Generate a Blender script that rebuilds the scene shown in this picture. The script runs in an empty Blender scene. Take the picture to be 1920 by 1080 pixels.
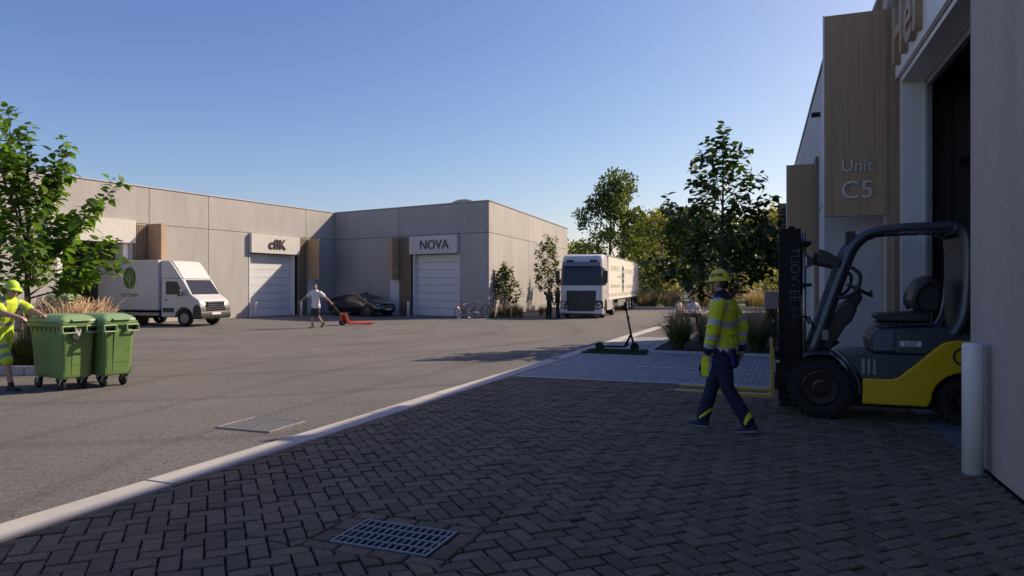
import bpy, bmesh, math, random
from mathutils import Vector, Matrix, noise
R = math.radians
PI = math.pi
scene = bpy.context.scene
COL = scene.collection

# ------------------------------------------------------------------ camera, sky, sun, exposure
cam = bpy.data.cameras.new('camera')
cam.sensor_width = 36.0
cam.lens = 36.0 * 1300 / 1920
cam.shift_y = -7 / 1920
cam.clip_start = 0.05
cam.clip_end = 3000
camera = bpy.data.objects.new('camera', cam)
COL.objects.link(camera)
camera.location = (0, 0, 1.75)
camera.rotation_euler = (R(90), 0, 0)
scene.camera = camera

SUN_AZ, SUN_EL = R(26), R(35)          # azimuth from +X towards +Y, elevation
sdir = Vector((math.cos(SUN_AZ) * math.cos(SUN_EL), math.sin(SUN_AZ) * math.cos(SUN_EL), math.sin(SUN_EL)))
world = bpy.data.worlds.new('World')
scene.world = world
world.use_nodes = True
wn = world.node_tree.nodes
wl = world.node_tree.links
sky = wn.new('ShaderNodeTexSky')
sky.sky_type = 'NISHITA'
sky.sun_disc = False
sky.sun_elevation = SUN_EL
sky.sun_rotation = R(90) - SUN_AZ
sky.altitude = 0
sky.air_density = 1.0
sky.dust_density = 1.0
sky.ozone_density = 10
bg = wn['Background']
bg.inputs['Strength'].default_value = 0.10
tintn = wn.new('ShaderNodeMix'); tintn.data_type = 'RGBA'; tintn.blend_type = 'MULTIPLY'; tintn.inputs[0].default_value = 1
tintn.inputs[7].default_value = (1.07, .955, 1.05, 1)          # slightly violet summer haze instead of the model's teal
wl.new(sky.outputs[0], tintn.inputs[6])
# hazier horizon, deeper zenith: a per-channel contrast on the whole dome
sepn = wn.new('ShaderNodeSeparateColor'); comn = wn.new('ShaderNodeCombineColor'); wl.new(tintn.outputs[2], sepn.inputs[0])
SKYC = []
for ch, (piv, pw) in enumerate(((1.2, 1.32), (2.3, 1.2), (4.2, .82))):
    m1 = wn.new('ShaderNodeMath'); m1.operation = 'DIVIDE'; m1.inputs[1].default_value = piv
    m2 = wn.new('ShaderNodeMath'); m2.operation = 'POWER'; m2.inputs[1].default_value = pw
    m3 = wn.new('ShaderNodeMath'); m3.operation = 'MULTIPLY'; m3.inputs[1].default_value = piv
    wl.new(sepn.outputs[ch], m1.inputs[0]); wl.new(m1.outputs[0], m2.inputs[0]); wl.new(m2.outputs[0], m3.inputs[0]); wl.new(m3.outputs[0], comn.inputs[ch]); SKYC.append((m1, m2, m3))
wl.new(comn.outputs[0], bg.inputs['Color'])

sl = bpy.data.lights.new('sun', 'SUN')
sl.energy = 3.2
sl.angle = R(0.6)
sl.color = (1.0, 0.95, 0.885)
sun = bpy.data.objects.new('sun', sl)
COL.objects.link(sun)
sun.location = (20, 10, 30)
sun.rotation_euler = (-sdir).to_track_quat('-Z', 'Y').to_euler()

scene.view_settings.view_transform = 'Standard'
scene.view_settings.look = 'None'
scene.view_settings.gamma = 1
scene.view_settings.exposure = 0.8
scene.view_settings.use_curve_mapping = False
scene.view_settings.use_white_balance = True      # camera white balance for open shade
scene.view_settings.white_balance_temperature = 8400

# ------------------------------------------------------------------ helpers
class MB:
    """collects faces, then becomes ONE mesh object"""
    def __init__(s, M=None):
        s.v = []; s.f = []; s.mi = []; s.M = M or Matrix(); s.cur = 0
    def add(s, vs, fs, M=None):
        o = len(s.v); T = s.M @ M if M is not None else s.M
        s.v += [T @ Vector(p) for p in vs]
        s.f += [tuple(i + o for i in f) for f in fs]
        s.mi += [s.cur] * len(fs)
        return s
    def box(s, c, d, M=None):
        x, y, z = c; a, b, e = d[0] / 2, d[1] / 2, d[2] / 2
        vs = [(x + i * a, y + j * b, z + k * e) for i in (-1, 1) for j in (-1, 1) for k in (-1, 1)]
        return s.add(vs, [(0, 1, 3, 2), (4, 6, 7, 5), (0, 4, 5, 1), (2, 3, 7, 6), (0, 2, 6, 4), (1, 5, 7, 3)], M)
    def bx(s, x0, x1, y0, y1, z0, z1, M=None):
        return s.box(((x0 + x1) / 2, (y0 + y1) / 2, (z0 + z1) / 2), (abs(x1 - x0), abs(y1 - y0), abs(z1 - z0)), M)
    def prism(s, poly, y0, y1, axis='y', M=None):
        """poly of 2D points; axis y: points are (x,z); axis z: (x,y); axis x: (y,z)"""
        n = len(poly)
        def P(p, t):
            return (p[0], t, p[1]) if axis == 'y' else ((p[0], p[1], t) if axis == 'z' else (t, p[0], p[1]))
        vs = [P(p, y0) for p in poly] + [P(p, y1) for p in poly]
        fs = [tuple(range(n)), tuple(range(2 * n - 1, n - 1, -1))]
        fs += [(i, i + n, (i + 1) % n + n, (i + 1) % n) for i in range(n)]
        return s.add(vs, fs, M)
    def lathe(s, prof, seg=16, axis='z', M=None, c=(0, 0, 0), caps=True):
        vs = []; fs = []
        for (r, t) in prof:
            for k in range(seg):
                a = 2 * PI * k / seg; x, y = r * math.cos(a), r * math.sin(a)
                p = (x, y, t) if axis == 'z' else ((x, t, y) if axis == 'y' else (t, x, y))
                vs.append((p[0] + c[0], p[1] + c[1], p[2] + c[2]))
        for j in range(len(prof) - 1):
            for k in range(seg):
                a = j * seg + k; b = j * seg + (k + 1) % seg
                fs.append((a, b, b + seg, a + seg))
        if caps and prof[0][0] > 1e-6: fs.append(tuple(range(seg)))
        if caps and prof[-1][0] > 1e-6: fs.append(tuple(range((len(prof) - 1) * seg, len(prof) * seg)))
        return s.add(vs, fs, M)
    def tube(s, pts, rad, n=8, M=None, cap=True):
        pts = [Vector(p) for p in pts]
        if not hasattr(rad, '__len__'): rad = [rad] * len(pts)
        vs = []; fs = []; prev = None
        for i, p in enumerate(pts):
            d = (pts[min(i + 1, len(pts) - 1)] - pts[max(i - 1, 0)])
            d = d.normalized() if d.length > 1e-9 else Vector((0, 0, 1))
            if prev is None:
                a = Vector((0, 0, 1)) if abs(d.z) < .9 else Vector((1, 0, 0))
                u = d.cross(a).normalized()
            else:
                u = (prev - d * prev.dot(d)); u = u.normalized() if u.length > 1e-6 else d.orthogonal().normalized()
            prev = u; w = d.cross(u)
            for k in range(n):
                t = 2 * PI * k / n
                vs.append(p + (u * math.cos(t) + w * math.sin(t)) * rad[i])
        for i in range(len(pts) - 1):
            for k in range(n):
                a = i * n + k; b = i * n + (k + 1) % n
                fs.append((a, b, b + n, a + n))
        if cap: fs += [tuple(range(n - 1, -1, -1)), tuple(range((len(pts) - 1) * n, len(pts) * n))]
        return s.add(vs, fs, M)
    def ell(s, c, r, seg=14, rings=9, M=None):
        vs = []; fs = []
        for j in range(1, rings):
            a = PI * j / rings
            for k in range(seg):
                b = 2 * PI * k / seg
                vs.append((c[0] + r[0] * math.sin(a) * math.cos(b), c[1] + r[1] * math.sin(a) * math.sin(b), c[2] + r[2] * math.cos(a)))
        top = len(vs); vs += [(c[0], c[1], c[2] + r[2]), (c[0], c[1], c[2] - r[2])]
        for j in range(rings - 2):
            for k in range(seg):
                a = j * seg + k; b = j * seg + (k + 1) % seg
                fs.append((a, a + seg, b + seg, b))
        for k in range(seg):
            fs.append((top, k, (k + 1) % seg)); o = (rings - 2) * seg
            fs.append((top + 1, o + (k + 1) % seg, o + k))
        return s.add(vs, fs, M)
    def cap(s, a, b, ra, rb=None, n=12, M=None):
        rb = ra if rb is None else rb
        a = Vector(a); b = Vector(b); d = (b - a); L = d.length; d = d.normalized() if L > 1e-6 else Vector((0, 0, 1))
        pts = []; rr = []
        for t in (-1, -.8, -.45, 0): pts.append(a + d * ra * t); rr.append(max(ra * math.sqrt(max(0, 1 - t * t)), ra * .02))
        for t in (0, .45, .8, 1): pts.append(b + d * rb * t); rr.append(max(rb * math.sqrt(max(0, 1 - t * t)), rb * .02))
        return s.tube(pts, rr, n, M)
    def mesh(s, name, mats=None, smooth=False):
        me = bpy.data.meshes.new(name)
        me.from_pydata([tuple(v) for v in s.v], [], s.f)
        bm = bmesh.new(); bm.from_mesh(me)
        bmesh.ops.recalc_face_normals(bm, faces=bm.faces)
        bm.to_mesh(me); bm.free()
        for m in (mats if isinstance(mats, (list, tuple)) else [mats] if mats else []): me.materials.append(m)
        if any(s.mi): me.polygons.foreach_set('material_index', s.mi)
        if smooth: me.polygons.foreach_set('use_smooth', [True] * len(me.polygons))
        me.update()
        return me
    def build(s, name, mats, parent=None, bevel=0, smooth=False, seg=2, loc=None, rot=None, ang=35):
        return place(name, s.mesh(name, mats, smooth or bevel > 0), parent, loc, rot, bevel, seg, ang)

def place(name, me, parent=None, loc=None, rot=None, bevel=0, seg=2, ang=35):
    o = bpy.data.objects.new(name, me); COL.objects.link(o)
    if parent: o.parent = parent
    if loc: o.location = loc
    if rot: o.rotation_euler = rot
    if bevel:
        b = o.modifiers.new('bevel', 'BEVEL'); b.width = bevel; b.segments = seg; b.limit_method = 'ANGLE'; b.angle_limit = R(ang)
        b.harden_normals = True
    return o

def tag(o, label=None, cat=None, group=None, kind=None):
    if label: o['label'] = label
    if cat: o['category'] = cat
    if group: o['group'] = group
    if kind: o['kind'] = kind
    return o

def thing(name, label, cat, loc=(0, 0, 0), rz=0, group=None):
    o = bpy.data.objects.new(name, None); COL.objects.link(o)
    o.location = loc; o.rotation_euler = (0, 0, rz); o.empty_display_size = .2
    return tag(o, label, cat, group)

def kids(o): return list(o.children)
def dup(root, loc, rz, label=None, group=None, scale=None):
    r = root.copy(); COL.objects.link(r); r.location = loc; r.rotation_euler = (0, 0, rz)
    if scale: r.scale = (scale,) * 3
    if label: r['label'] = label
    if group: r['group'] = group
    for ch in kids(root):
        c = ch.copy(); COL.objects.link(c); c.parent = r
        for g in kids(ch):
            d = g.copy(); COL.objects.link(d); d.parent = c
    return r

def spline(pts, n=5):
    P = [Vector(p) for p in pts]; P = [P[0] * 2 - P[1]] + P + [P[-1] * 2 - P[-2]]; out = []
    for i in range(1, len(P) - 2):
        a, b, c, d = P[i - 1:i + 3]
        for k in range(n):
            t = k / n; out.append(.5 * ((2 * b) + (c - a) * t + (2 * a - 5 * b + 4 * c - d) * t * t + (3 * b - a - 3 * c + d) * t ** 3))
    return out + [P[-2]]

def text_mesh(s, size, ext=0.01, mat=None, M=None, align='CENTER', bold=0, sp=1.0):
    cu = bpy.data.curves.new('text', 'FONT'); cu.body = s; cu.size = size; cu.extrude = ext
    cu.align_x = align; cu.resolution_u = 3; cu.offset = bold; cu.space_character = sp
    o = bpy.data.objects.new('text', cu); COL.objects.link(o)
    dg = bpy.context.evaluated_depsgraph_get(); dg.update()
    me = bpy.data.meshes.new_from_object(o.evaluated_get(dg))
    bpy.data.objects.remove(o); bpy.data.curves.remove(cu)
    if M is not None: me.transform(M)
    me.materials.clear()
    if mat: me.materials.append(mat)
    return me
# matrix that stands text (drawn in XY, facing +Z) up so that it reads on a face looking along +Y outwards
def stand(loc, face):
    """face: angle (about z) of the outward normal, text upright"""
    return Matrix.Translation(loc) @ Matrix.Rotation(face + PI / 2, 4, 'Z') @ Matrix.Rotation(PI / 2, 4, 'X')

# ------------------------------------------------------------------ materials
def nmat(name):
    m = bpy.data.materials.new(name); m.use_nodes = True
    nt = m.node_tree; return m, nt, nt.nodes, nt.links, nt.nodes['Principled BSDF']
def N(ns, t, **k):
    n = ns.new(t)
    for a, b in k.items(): setattr(n, a, b)
    return n
def ramp(ns, pts):
    r = ns.new('ShaderNodeValToRGB'); e = r.color_ramp.elements
    e[0].position, e[0].color = pts[0][0], (*pts[0][1], 1); e[1].position, e[1].color = pts[-1][0], (*pts[-1][1], 1)
    for p, c in pts[1:-1]:
        x = e.new(p); x.color = (*c, 1)
    return r
def mul(c, k): return tuple(min(1, x * k) for x in c)

def mat(name, col, rough=.55, metal=0, var=.12, scale=6, bump=0, bscale=60, coat=0, spec=.5, rand=0, stretch=None, emit=None):
    m, nt, ns, ls, bs = nmat(name)
    tc = N(ns, 'ShaderNodeTexCoord'); src = tc.outputs['Object']
    if stretch:
        mp = N(ns, 'ShaderNodeMapping'); mp.inputs['Scale'].default_value = stretch; ls.new(src, mp.inputs[0]); src = mp.outputs[0]
    no = N(ns, 'ShaderNodeTexNoise'); no.inputs['Scale'].default_value = scale; no.inputs['Detail'].default_value = 6; no.inputs['Roughness'].default_value = .6
    ls.new(src, no.inputs['Vector'])
    rp = ramp(ns, [(.28, mul(col, 1 - var)), (.72, mul(col, 1 + var))]); ls.new(no.outputs['Fac'], rp.inputs[0])
    out = rp.outputs[0]
    if rand:
        oi = N(ns, 'ShaderNodeObjectInfo'); mr = N(ns, 'ShaderNodeMapRange')
        mr.inputs['To Min'].default_value = 1 - rand; mr.inputs['To Max'].default_value = 1 + rand
        ge = N(ns, 'ShaderNodeNewGeometry'); ad = N(ns, 'ShaderNodeMath', operation='ADD'); fr = N(ns, 'ShaderNodeMath', operation='FRACT')
        ls.new(oi.outputs['Random'], ad.inputs[0]); ls.new(ge.outputs['Random Per Island'], ad.inputs[1]); ls.new(ad.outputs[0], fr.inputs[0]); ls.new(fr.outputs[0], mr.inputs['Value'])
        mx = N(ns, 'ShaderNodeMix', data_type='RGBA', blend_type='MULTIPLY'); mx.inputs[0].default_value = 1
        ls.new(out, mx.inputs[6]); ls.new(mr.outputs[0], mx.inputs[7]); out = mx.outputs[2]
    ls.new(out, bs.inputs['Base Color'])
    bs.inputs['Metallic'].default_value = metal; bs.inputs['Coat Weight'].default_value = coat
    bs.inputs['Specular IOR Level'].default_value = spec
    rr = N(ns, 'ShaderNodeMapRange'); rr.inputs['To Min'].default_value = max(.02, rough - .08); rr.inputs['To Max'].default_value = min(1, rough + .1)
    ls.new(no.outputs['Fac'], rr.inputs['Value']); ls.new(rr.outputs[0], bs.inputs['Roughness'])
    if bump:
        n2 = N(ns, 'ShaderNodeTexNoise'); n2.inputs['Scale'].default_value = bscale; n2.inputs['Detail'].default_value = 4
        ls.new(src, n2.inputs['Vector'])
        b = N(ns, 'ShaderNodeBump'); b.inputs['Strength'].default_value = bump; b.inputs['Distance'].default_value = .02
        ls.new(n2.outputs['Fac'], b.inputs['Height']); ls.new(b.outputs[0], bs.inputs['Normal'])
    if emit:
        bs.inputs['Emission Color'].default_value = (1, .95, .85, 1); bs.inputs['Emission Strength'].default_value = emit
    return m

def mat_concrete(name, col, pit=1.0, rand=.05, bmp=.35):
    m, nt, ns, ls, bs = nmat(name)
    tc = N(ns, 'ShaderNodeTexCoord')
    a = N(ns, 'ShaderNodeTexNoise'); a.inputs['Scale'].default_value = .55; a.inputs['Detail'].default_value = 7; a.inputs['Roughness'].default_value = .62
    mp = N(ns, 'ShaderNodeMapping'); mp.inputs['Scale'].default_value = (2.2, 2.2, .55); ls.new(tc.outputs['Object'], mp.inputs[0])
    ls.new(mp.outputs[0], a.inputs['Vector'])
    r1 = ramp(ns, [(.3, mul(col, .90)), (.5, col), (.72, mul(col, 1.08))]); ls.new(a.outputs['Fac'], r1.inputs[0])
    # rain streaks
    mp2 = N(ns, 'ShaderNodeMapping'); mp2.inputs['Scale'].default_value = (2.2, 2.2, .16); ls.new(tc.outputs['Object'], mp2.inputs[0])
    st = N(ns, 'ShaderNodeTexNoise'); st.inputs['Scale'].default_value = 1.3; st.inputs['Detail'].default_value = 5; ls.new(mp2.outputs[0], st.inputs['Vector'])
    r2 = ramp(ns, [(.3, (.9, .9, .905)), (.62, (1, 1, 1))]); ls.new(st.outputs['Fac'], r2.inputs[0])
    m1 = N(ns, 'ShaderNodeMix', data_type='RGBA', blend_type='MULTIPLY'); m1.inputs[0].default_value = .6
    ls.new(r1.outputs[0], m1.inputs[6]); ls.new(r2.outputs[0], m1.inputs[7])
    # air holes
    mp3 = N(ns, 'ShaderNodeMapping'); mp3.inputs['Scale'].default_value = (1, 1, .85); ls.new(tc.outputs['Object'], mp3.inputs[0])
    p = N(ns, 'ShaderNodeTexNoise'); p.inputs['Scale'].default_value = 22; p.inputs['Detail'].default_value = 3; ls.new(mp3.outputs[0], p.inputs['Vector'])
    r3 = ramp(ns, [(.30, (.55, .54, .54)), (.40, (1, 1, 1))]); ls.new(p.outputs['Fac'], r3.inputs[0])
    m2 = N(ns, 'ShaderNodeMix', data_type='RGBA', blend_type='MULTIPLY'); m2.inputs[0].default_value = .7 * pit
    ls.new(m1.outputs[2], m2.inputs[6]); ls.new(r3.outputs[0], m2.inputs[7])
    oi = N(ns, 'ShaderNodeObjectInfo'); mr = N(ns, 'ShaderNodeMapRange'); mr.inputs['To Min'].default_value = 1 - rand; mr.inputs['To Max'].default_value = 1 + rand
    ls.new(oi.outputs['Random'], mr.inputs['Value'])
    m3 = N(ns, 'ShaderNodeMix', data_type='RGBA', blend_type='MULTIPLY'); m3.inputs[0].default_value = 1
    ls.new(m2.outputs[2], m3.inputs[6]); ls.new(mr.outputs[0], m3.inputs[7]); ls.new(m3.outputs[2], bs.inputs['Base Color'])
    bs.inputs['Roughness'].default_value = .85; bs.inputs['Specular IOR Level'].default_value = .3
    b = N(ns, 'ShaderNodeBump'); b.inputs['Strength'].default_value = bmp; b.inputs['Distance'].default_value = .01
    ls.new(r3.outputs[0], b.inputs['Height']); ls.new(b.outputs[0], bs.inputs['Normal'])
    return m

def mat_asphalt(name, col):
    m, nt, ns, ls, bs = nmat(name)
    tc = N(ns, 'ShaderNodeTexCoord'); src = tc.outputs['Object']
    def noi(sc, det=5, st=None, ro=.6):
        n = N(ns, 'ShaderNodeTexNoise'); n.inputs['Scale'].default_value = sc; n.inputs['Detail'].default_value = det; n.inputs['Roughness'].default_value = ro
        s2 = src
        if st:
            mp = N(ns, 'ShaderNodeMapping'); mp.inputs['Scale'].default_value = st[:3]; mp.inputs['Rotation'].default_value = (0, 0, st[3]); ls.new(src, mp.inputs[0]); s2 = mp.outputs[0]
        ls.new(s2, n.inputs['Vector']); return n
    def mix(a, b, f=1, t='MULTIPLY'):
        x = N(ns, 'ShaderNodeMix', data_type='RGBA', blend_type=t); x.inputs[0].default_value = f
        ls.new(a, x.inputs[6]); ls.new(b, x.inputs[7]); return x.outputs[2]
    def rmp(n, pts): r = ramp(ns, pts); ls.new(n.outputs[0], r.inputs[0]); return r.outputs[0]
    base = rmp(noi(.35, 6), [(.3, mul(col, .84)), (.7, mul(col, 1.14))])
    # worn tracks: wide faint curved bands
    wv = N(ns, 'ShaderNodeTexWave', wave_type='RINGS', rings_direction='Z'); wv.inputs['Scale'].default_value = .16; wv.inputs['Distortion'].default_value = 5; wv.inputs['Detail'].default_value = 3; wv.inputs['Detail Scale'].default_value = .6
    mpw = N(ns, 'ShaderNodeMapping'); mpw.inputs['Location'].default_value = (-14, -6, 0); ls.new(src, mpw.inputs[0]); ls.new(mpw.outputs[0], wv.inputs['Vector'])
    base = mix(base, rmp(wv, [(.0, (.74, .73, .74)), (.07, (1, 1, 1)), (1, (1.0, 1.0, 1.0))]), .55)
    wv2 = N(ns, 'ShaderNodeTexWave', wave_type='RINGS', rings_direction='Z'); wv2.inputs['Scale'].default_value = .11; wv2.inputs['Distortion'].default_value = 2.5; wv2.inputs['Detail'].default_value = 2; wv2.inputs['Detail Scale'].default_value = .4
    mp5 = N(ns, 'ShaderNodeMapping'); mp5.inputs['Location'].default_value = (9, -27, 0); ls.new(src, mp5.inputs[0]); ls.new(mp5.outputs[0], wv2.inputs['Vector'])
    base = mix(base, rmp(wv2, [(.0, (.72, .71, .72)), (.05, (1, 1, 1)), (1, (1, 1, 1))]), .6)
    base = mix(base, rmp(noi(3.0, 6, (.25, 2.0, 1, .25)), [(.35, (.86, .86, .86)), (.6, (1, 1, 1))]), .25)
    g = noi(55, 4, None, .8)
    base = mix(base, rmp(g, [(.28, (.38, .37, .37)), (.5, (1, 1, 1)), (.74, (1.55, 1.52, 1.48))]), .9)
    base = mix(base, rmp(noi(13, 5, None, .7), [(.3, (.70, .69, .69)), (.5, (1, 1, 1)), (.72, (1.22, 1.21, 1.2))]), .9)
    base = mix(base, rmp(noi(30, 3, None, .7), [(.32, (.66, .65, .65)), (.5, (1, 1, 1)), (.7, (1.3, 1.28, 1.27))]), .85)
    vo = N(ns, 'ShaderNodeTexVoronoi'); vo.inputs['Scale'].default_value = 14; ls.new(src, vo.inputs['Vector'])
    rv = ramp(ns, [(.05, (.35, .33, .32)), (.11, (1, 1, 1))]); ls.new(vo.outputs['Distance'], rv.inputs[0])
    base = mix(base, rv.outputs[0], .45)
    ls.new(base, bs.inputs['Base Color'])
    bs.inputs['Roughness'].default_value = .9; bs.inputs['Specular IOR Level'].default_value = .25
    b = N(ns, 'ShaderNodeBump'); b.inputs['Strength'].default_value = .9; b.inputs['Distance'].default_value = .012
    ls.new(g.outputs[0], b.inputs['Height']); ls.new(b.outputs[0], bs.inputs['Normal'])
    return m

def mat_wood(name, col, sx=60):
    m, nt, ns, ls, bs = nmat(name)
    tc = N(ns, 'ShaderNodeTexCoord')
    mp = N(ns, 'ShaderNodeMapping'); mp.inputs['Scale'].default_value = (sx, sx, .9); ls.new(tc.outputs['Object'], mp.inputs[0])
    a = N(ns, 'ShaderNodeTexNoise'); a.inputs['Scale'].default_value = 1; a.inputs['Detail'].default_value = 5; ls.new(mp.outputs[0], a.inputs['Vector'])
    r = ramp(ns, [(.3, mul(col, .72)), (.5, col), (.75, mul(col, 1.18))]); ls.new(a.outputs['Fac'], r.inputs[0])
    oi = N(ns, 'ShaderNodeObjectInfo'); mr = N(ns, 'ShaderNodeMapRange'); mr.inputs['To Min'].default_value = .85; mr.inputs['To Max'].default_value = 1.12
    ls.new(oi.outputs['Random'], mr.inputs['Value'])
    m3 = N(ns, 'ShaderNodeMix', data_type='RGBA', blend_type='MULTIPLY'); m3.inputs[0].default_value = 1
    ls.new(r.outputs[0], m3.inputs[6]); ls.new(mr.outputs[0], m3.inputs[7]); ls.new(m3.outputs[2], bs.inputs['Base Color'])
    bs.inputs['Roughness'].default_value = .6
    b = N(ns, 'ShaderNodeBump'); b.inputs['Strength'].default_value = .25; b.inputs['Distance'].default_value = .006
    ls.new(a.outputs['Fac'], b.inputs['Height']); ls.new(b.outputs[0], bs.inputs['Normal'])
    return m

def mat_leaf(name, col, trans=.35, var=.35, rough=.45, tcol=None):
    m, nt, ns, ls, bs = nmat(name)
    ge = N(ns, 'ShaderNodeNewGeometry'); oi = N(ns, 'ShaderNodeObjectInfo')
    ad = N(ns, 'ShaderNodeMath', operation='ADD'); ls.new(ge.outputs['Random Per Island'], ad.inputs[0]); ls.new(oi.outputs['Random'], ad.inputs[1])
    fr = N(ns, 'ShaderNodeMath', operation='FRACT'); ls.new(ad.outputs[0], fr.inputs[0])
    r = ramp(ns, [(0, mul(col, 1 - var)), (.6, col), (1, (min(1, col[0] * (1 + var * 1.6)), col[1] * (1 + var), col[2] * (1 + var * .4)))]); ls.new(fr.outputs[0], r.inputs[0])
    ls.new(r.outputs[0], bs.inputs['Base Color']); bs.inputs['Roughness'].default_value = rough; bs.inputs['Specular IOR Level'].default_value = .4
    tr = N(ns, 'ShaderNodeBsdfTranslucent')
    mx2 = N(ns, 'ShaderNodeMix', data_type='RGBA', blend_type='MULTIPLY'); mx2.inputs[0].default_value = 1
    tcc = tcol or (1.9, 1.7, .8)
    ls.new(r.outputs[0], mx2.inputs[6]); mx2.inputs[7].default_value = (*tcc, 1); ls.new(mx2.outputs[2], tr.inputs['Color'])
    ms = N(ns, 'ShaderNodeMixShader'); ms.inputs[0].default_value = trans
    ls.new(bs.outputs[0], ms.inputs[1]); ls.new(tr.outputs[0], ms.inputs[2]); ls.new(ms.outputs[0], ns['Material Output'].inputs['Surface'])
    return m

def mat_glass(name, col=(.02, .025, .03), rough=.06):
    m, nt, ns, ls, bs = nmat(name)
    bs.inputs['Base Color'].default_value = (*col, 1); bs.inputs['Roughness'].default_value = rough
    bs.inputs['Specular IOR Level'].default_value = .45
    return m

M_CONC = mat_concrete('concrete_warm', (.375, .355, .34), .8)
M_CONC_C = mat_concrete('concrete_grey', (.46, .375, .325), 1.0)
M_COPING = mat('coping_metal', (.30, .30, .31), .45, .6)
M_WHITE_METAL = mat('white_metal', (.70, .69, .68), .4, 0, .05)
M_FASCIA = mat('fascia_white', (.53, .505, .48), .5, 0, .06)
M_DOORP = mat('door_panel_paint', (.60, .60, .61), .42, 0, .05, rand=.03)
M_WOOD = mat_wood('wood_blade', (.42, .275, .165), 70)
M_WOOD_D = mat_wood('wood_slat', (.24, .17, .115), 60)
M_WOOD_L = mat_wood('wood_light', (.36, .25, .165), 40)
M_DARK = mat('dark_interior', (.025, .024, .024), .8)
M_INNER = mat('interior_wall', (.16, .15, .145), .8)
M_BLACK = mat('black_paint', (.012, .012, .013), .35)
M_RUBBER = mat('rubber', (.018, .018, .019), .8, 0, .25, 20, .3, 80)
M_STEEL = mat('steel', (.35, .35, .36), .35, .9, .15)
M_ASPHALT = mat_asphalt('asphalt', (.152, .141, .136))
M_KERB = mat_concrete('kerb_concrete', (.46, .43, .40), .12, .07, .08)
M_PAVER = mat('dark_paver', (.165, .118, .076), .85, 0, .32, 22, 1.0, 60, rand=.24)
M_PAVER_L = mat('light_paver', (.27, .27, .275), .75, 0, .15, 20, .4, 90, rand=.14)
M_JOINT = mat('joint_sand', (.010, .009, .008), .95, 0, .3, 40)
M_SOIL = mat('soil', (.045, .035, .028), .95, 0, .4, 5, 1.0, 30)
M_GROUND = mat('rough_ground', (.10, .095, .06), .95, 0, .35, .5, .5, 8)
# ------------------------------------------------------------------ ground, yard, kerb, paving
def sheet(name, poly, z, m, kind='structure'):
    b = MB(); b.add([(x, y, z) for x, y in poly], [tuple(range(len(poly)))])
    o = b.build(name, m); o['kind'] = kind; return o
KD = Vector((.379, .925, 0)).normalized(); KP = Vector((KD.y, -KD.x, 0))     # along the kerb / to its right
K0 = Vector((-3.72, 5.03, 0))                                                 # a point on its left edge
KW = .33
def kp(s, t, z=0): p = K0 + KD * s + KP * t; return (p.x, p.y, z)
def k2(s, t): p = K0 + KD * s + KP * t; return (p.x, p.y)
KANG = math.atan2(KD.y, KD.x)

sheet('ground', [(-1500, -1500), (1500, -1500), (1500, 1500), (-1500, 1500)], -.06, M_GROUND)
ya = [k2(-14, .01), k2(46, .01), (26, 49.5), (12.0, 48.2), (6.2, 48.8), (4, 60), (-60, 75), (-60, -25), (-20, -25)]
sheet('asphalt_yard', ya, 0, M_ASPHALT)
sheet('paving_bed', [k2(-14, KW + .005), k2(46, KW + .005), (32, 45), (14, 5), (4, -12)], -.022, M_JOINT)

kerb = MB().prism([(-.02, -.06), (KW + .004, -.06), (KW + .004, -.021), (-.02, -.021)], -14, 46, M=Matrix.Translation(K0) @ Matrix(((KP.x, KD.x, 0, 0), (KP.y, KD.y, 0, 0), (0, 0, 1, 0), (0, 0, 0, 1)))).build('kerb', M_JOINT)
kerb['kind'] = 'structure'
ks = MB().bx(-.869, .869, 0, KW, -.02, .014).mesh('kerb_stone', M_KERB, True)
s = -13.4
rnd = random.Random(4)
while s < 45:
    p = kp(s + .875 + .62, 0)
    if p[1] < -3: s += 1.75; continue
    o = place('kerb_stone', ks, kerb, (p[0], p[1], rnd.uniform(-.003, .003)), (rnd.uniform(-.004, .004), rnd.uniform(-.004, .004), KANG + rnd.uniform(-.0015, .0015)), .008, 2)
    o.scale = (1, -1, 1)
    s += 1.75

def clip(poly, a, b):
    """keep the part of the polygon left of line a->b"""
    out = []; n = len(poly)
    def sd(p): return (b[0] - a[0]) * (p[1] - a[1]) - (b[1] - a[1]) * (p[0] - a[0])
    for i in range(n):
        p, q = poly[i], poly[(i + 1) % n]; sp, sq = sd(p), sd(q)
        if sp >= 0: out.append(p)
        if sp * sq < 0:
            t = sp / (sp - sq); out.append((p[0] + (q[0] - p[0]) * t, p[1] + (q[1] - p[1]) * t))
    return out
def inside_all(poly, lines):
    for a, b in lines:
        poly = clip(poly, a, b)
        if len(poly) < 3: return []
    return poly
def minus(poly, quad):
    """convex poly minus convex ccw quad -> pieces"""
    res = []; rest = poly
    for i in range(len(quad)):
        a, b = quad[i], quad[(i + 1) % len(quad)]
        o = clip(rest, b, a)
        if len(o) >= 3: res.append(o)
        rest = clip(rest, a, b)
        if len(rest) < 3: break
    return res
def area(p): return abs(sum(p[i][0] * p[(i + 1) % len(p)][1] - p[(i + 1) % len(p)][0] * p[i][1] for i in range(len(p)))) / 2
def shrink(p, d):
    cx = sum(q[0] for q in p) / len(p); cy = sum(q[1] for q in p) / len(p)
    out = []
    for x, y in p:
        L = math.hypot(x - cx, y - cy); k = max(.3, 1 - d * 1.35 / max(L, 1e-4)); out.append((cx + (x - cx) * k, cy + (y - cy) * k))
    return out
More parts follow.
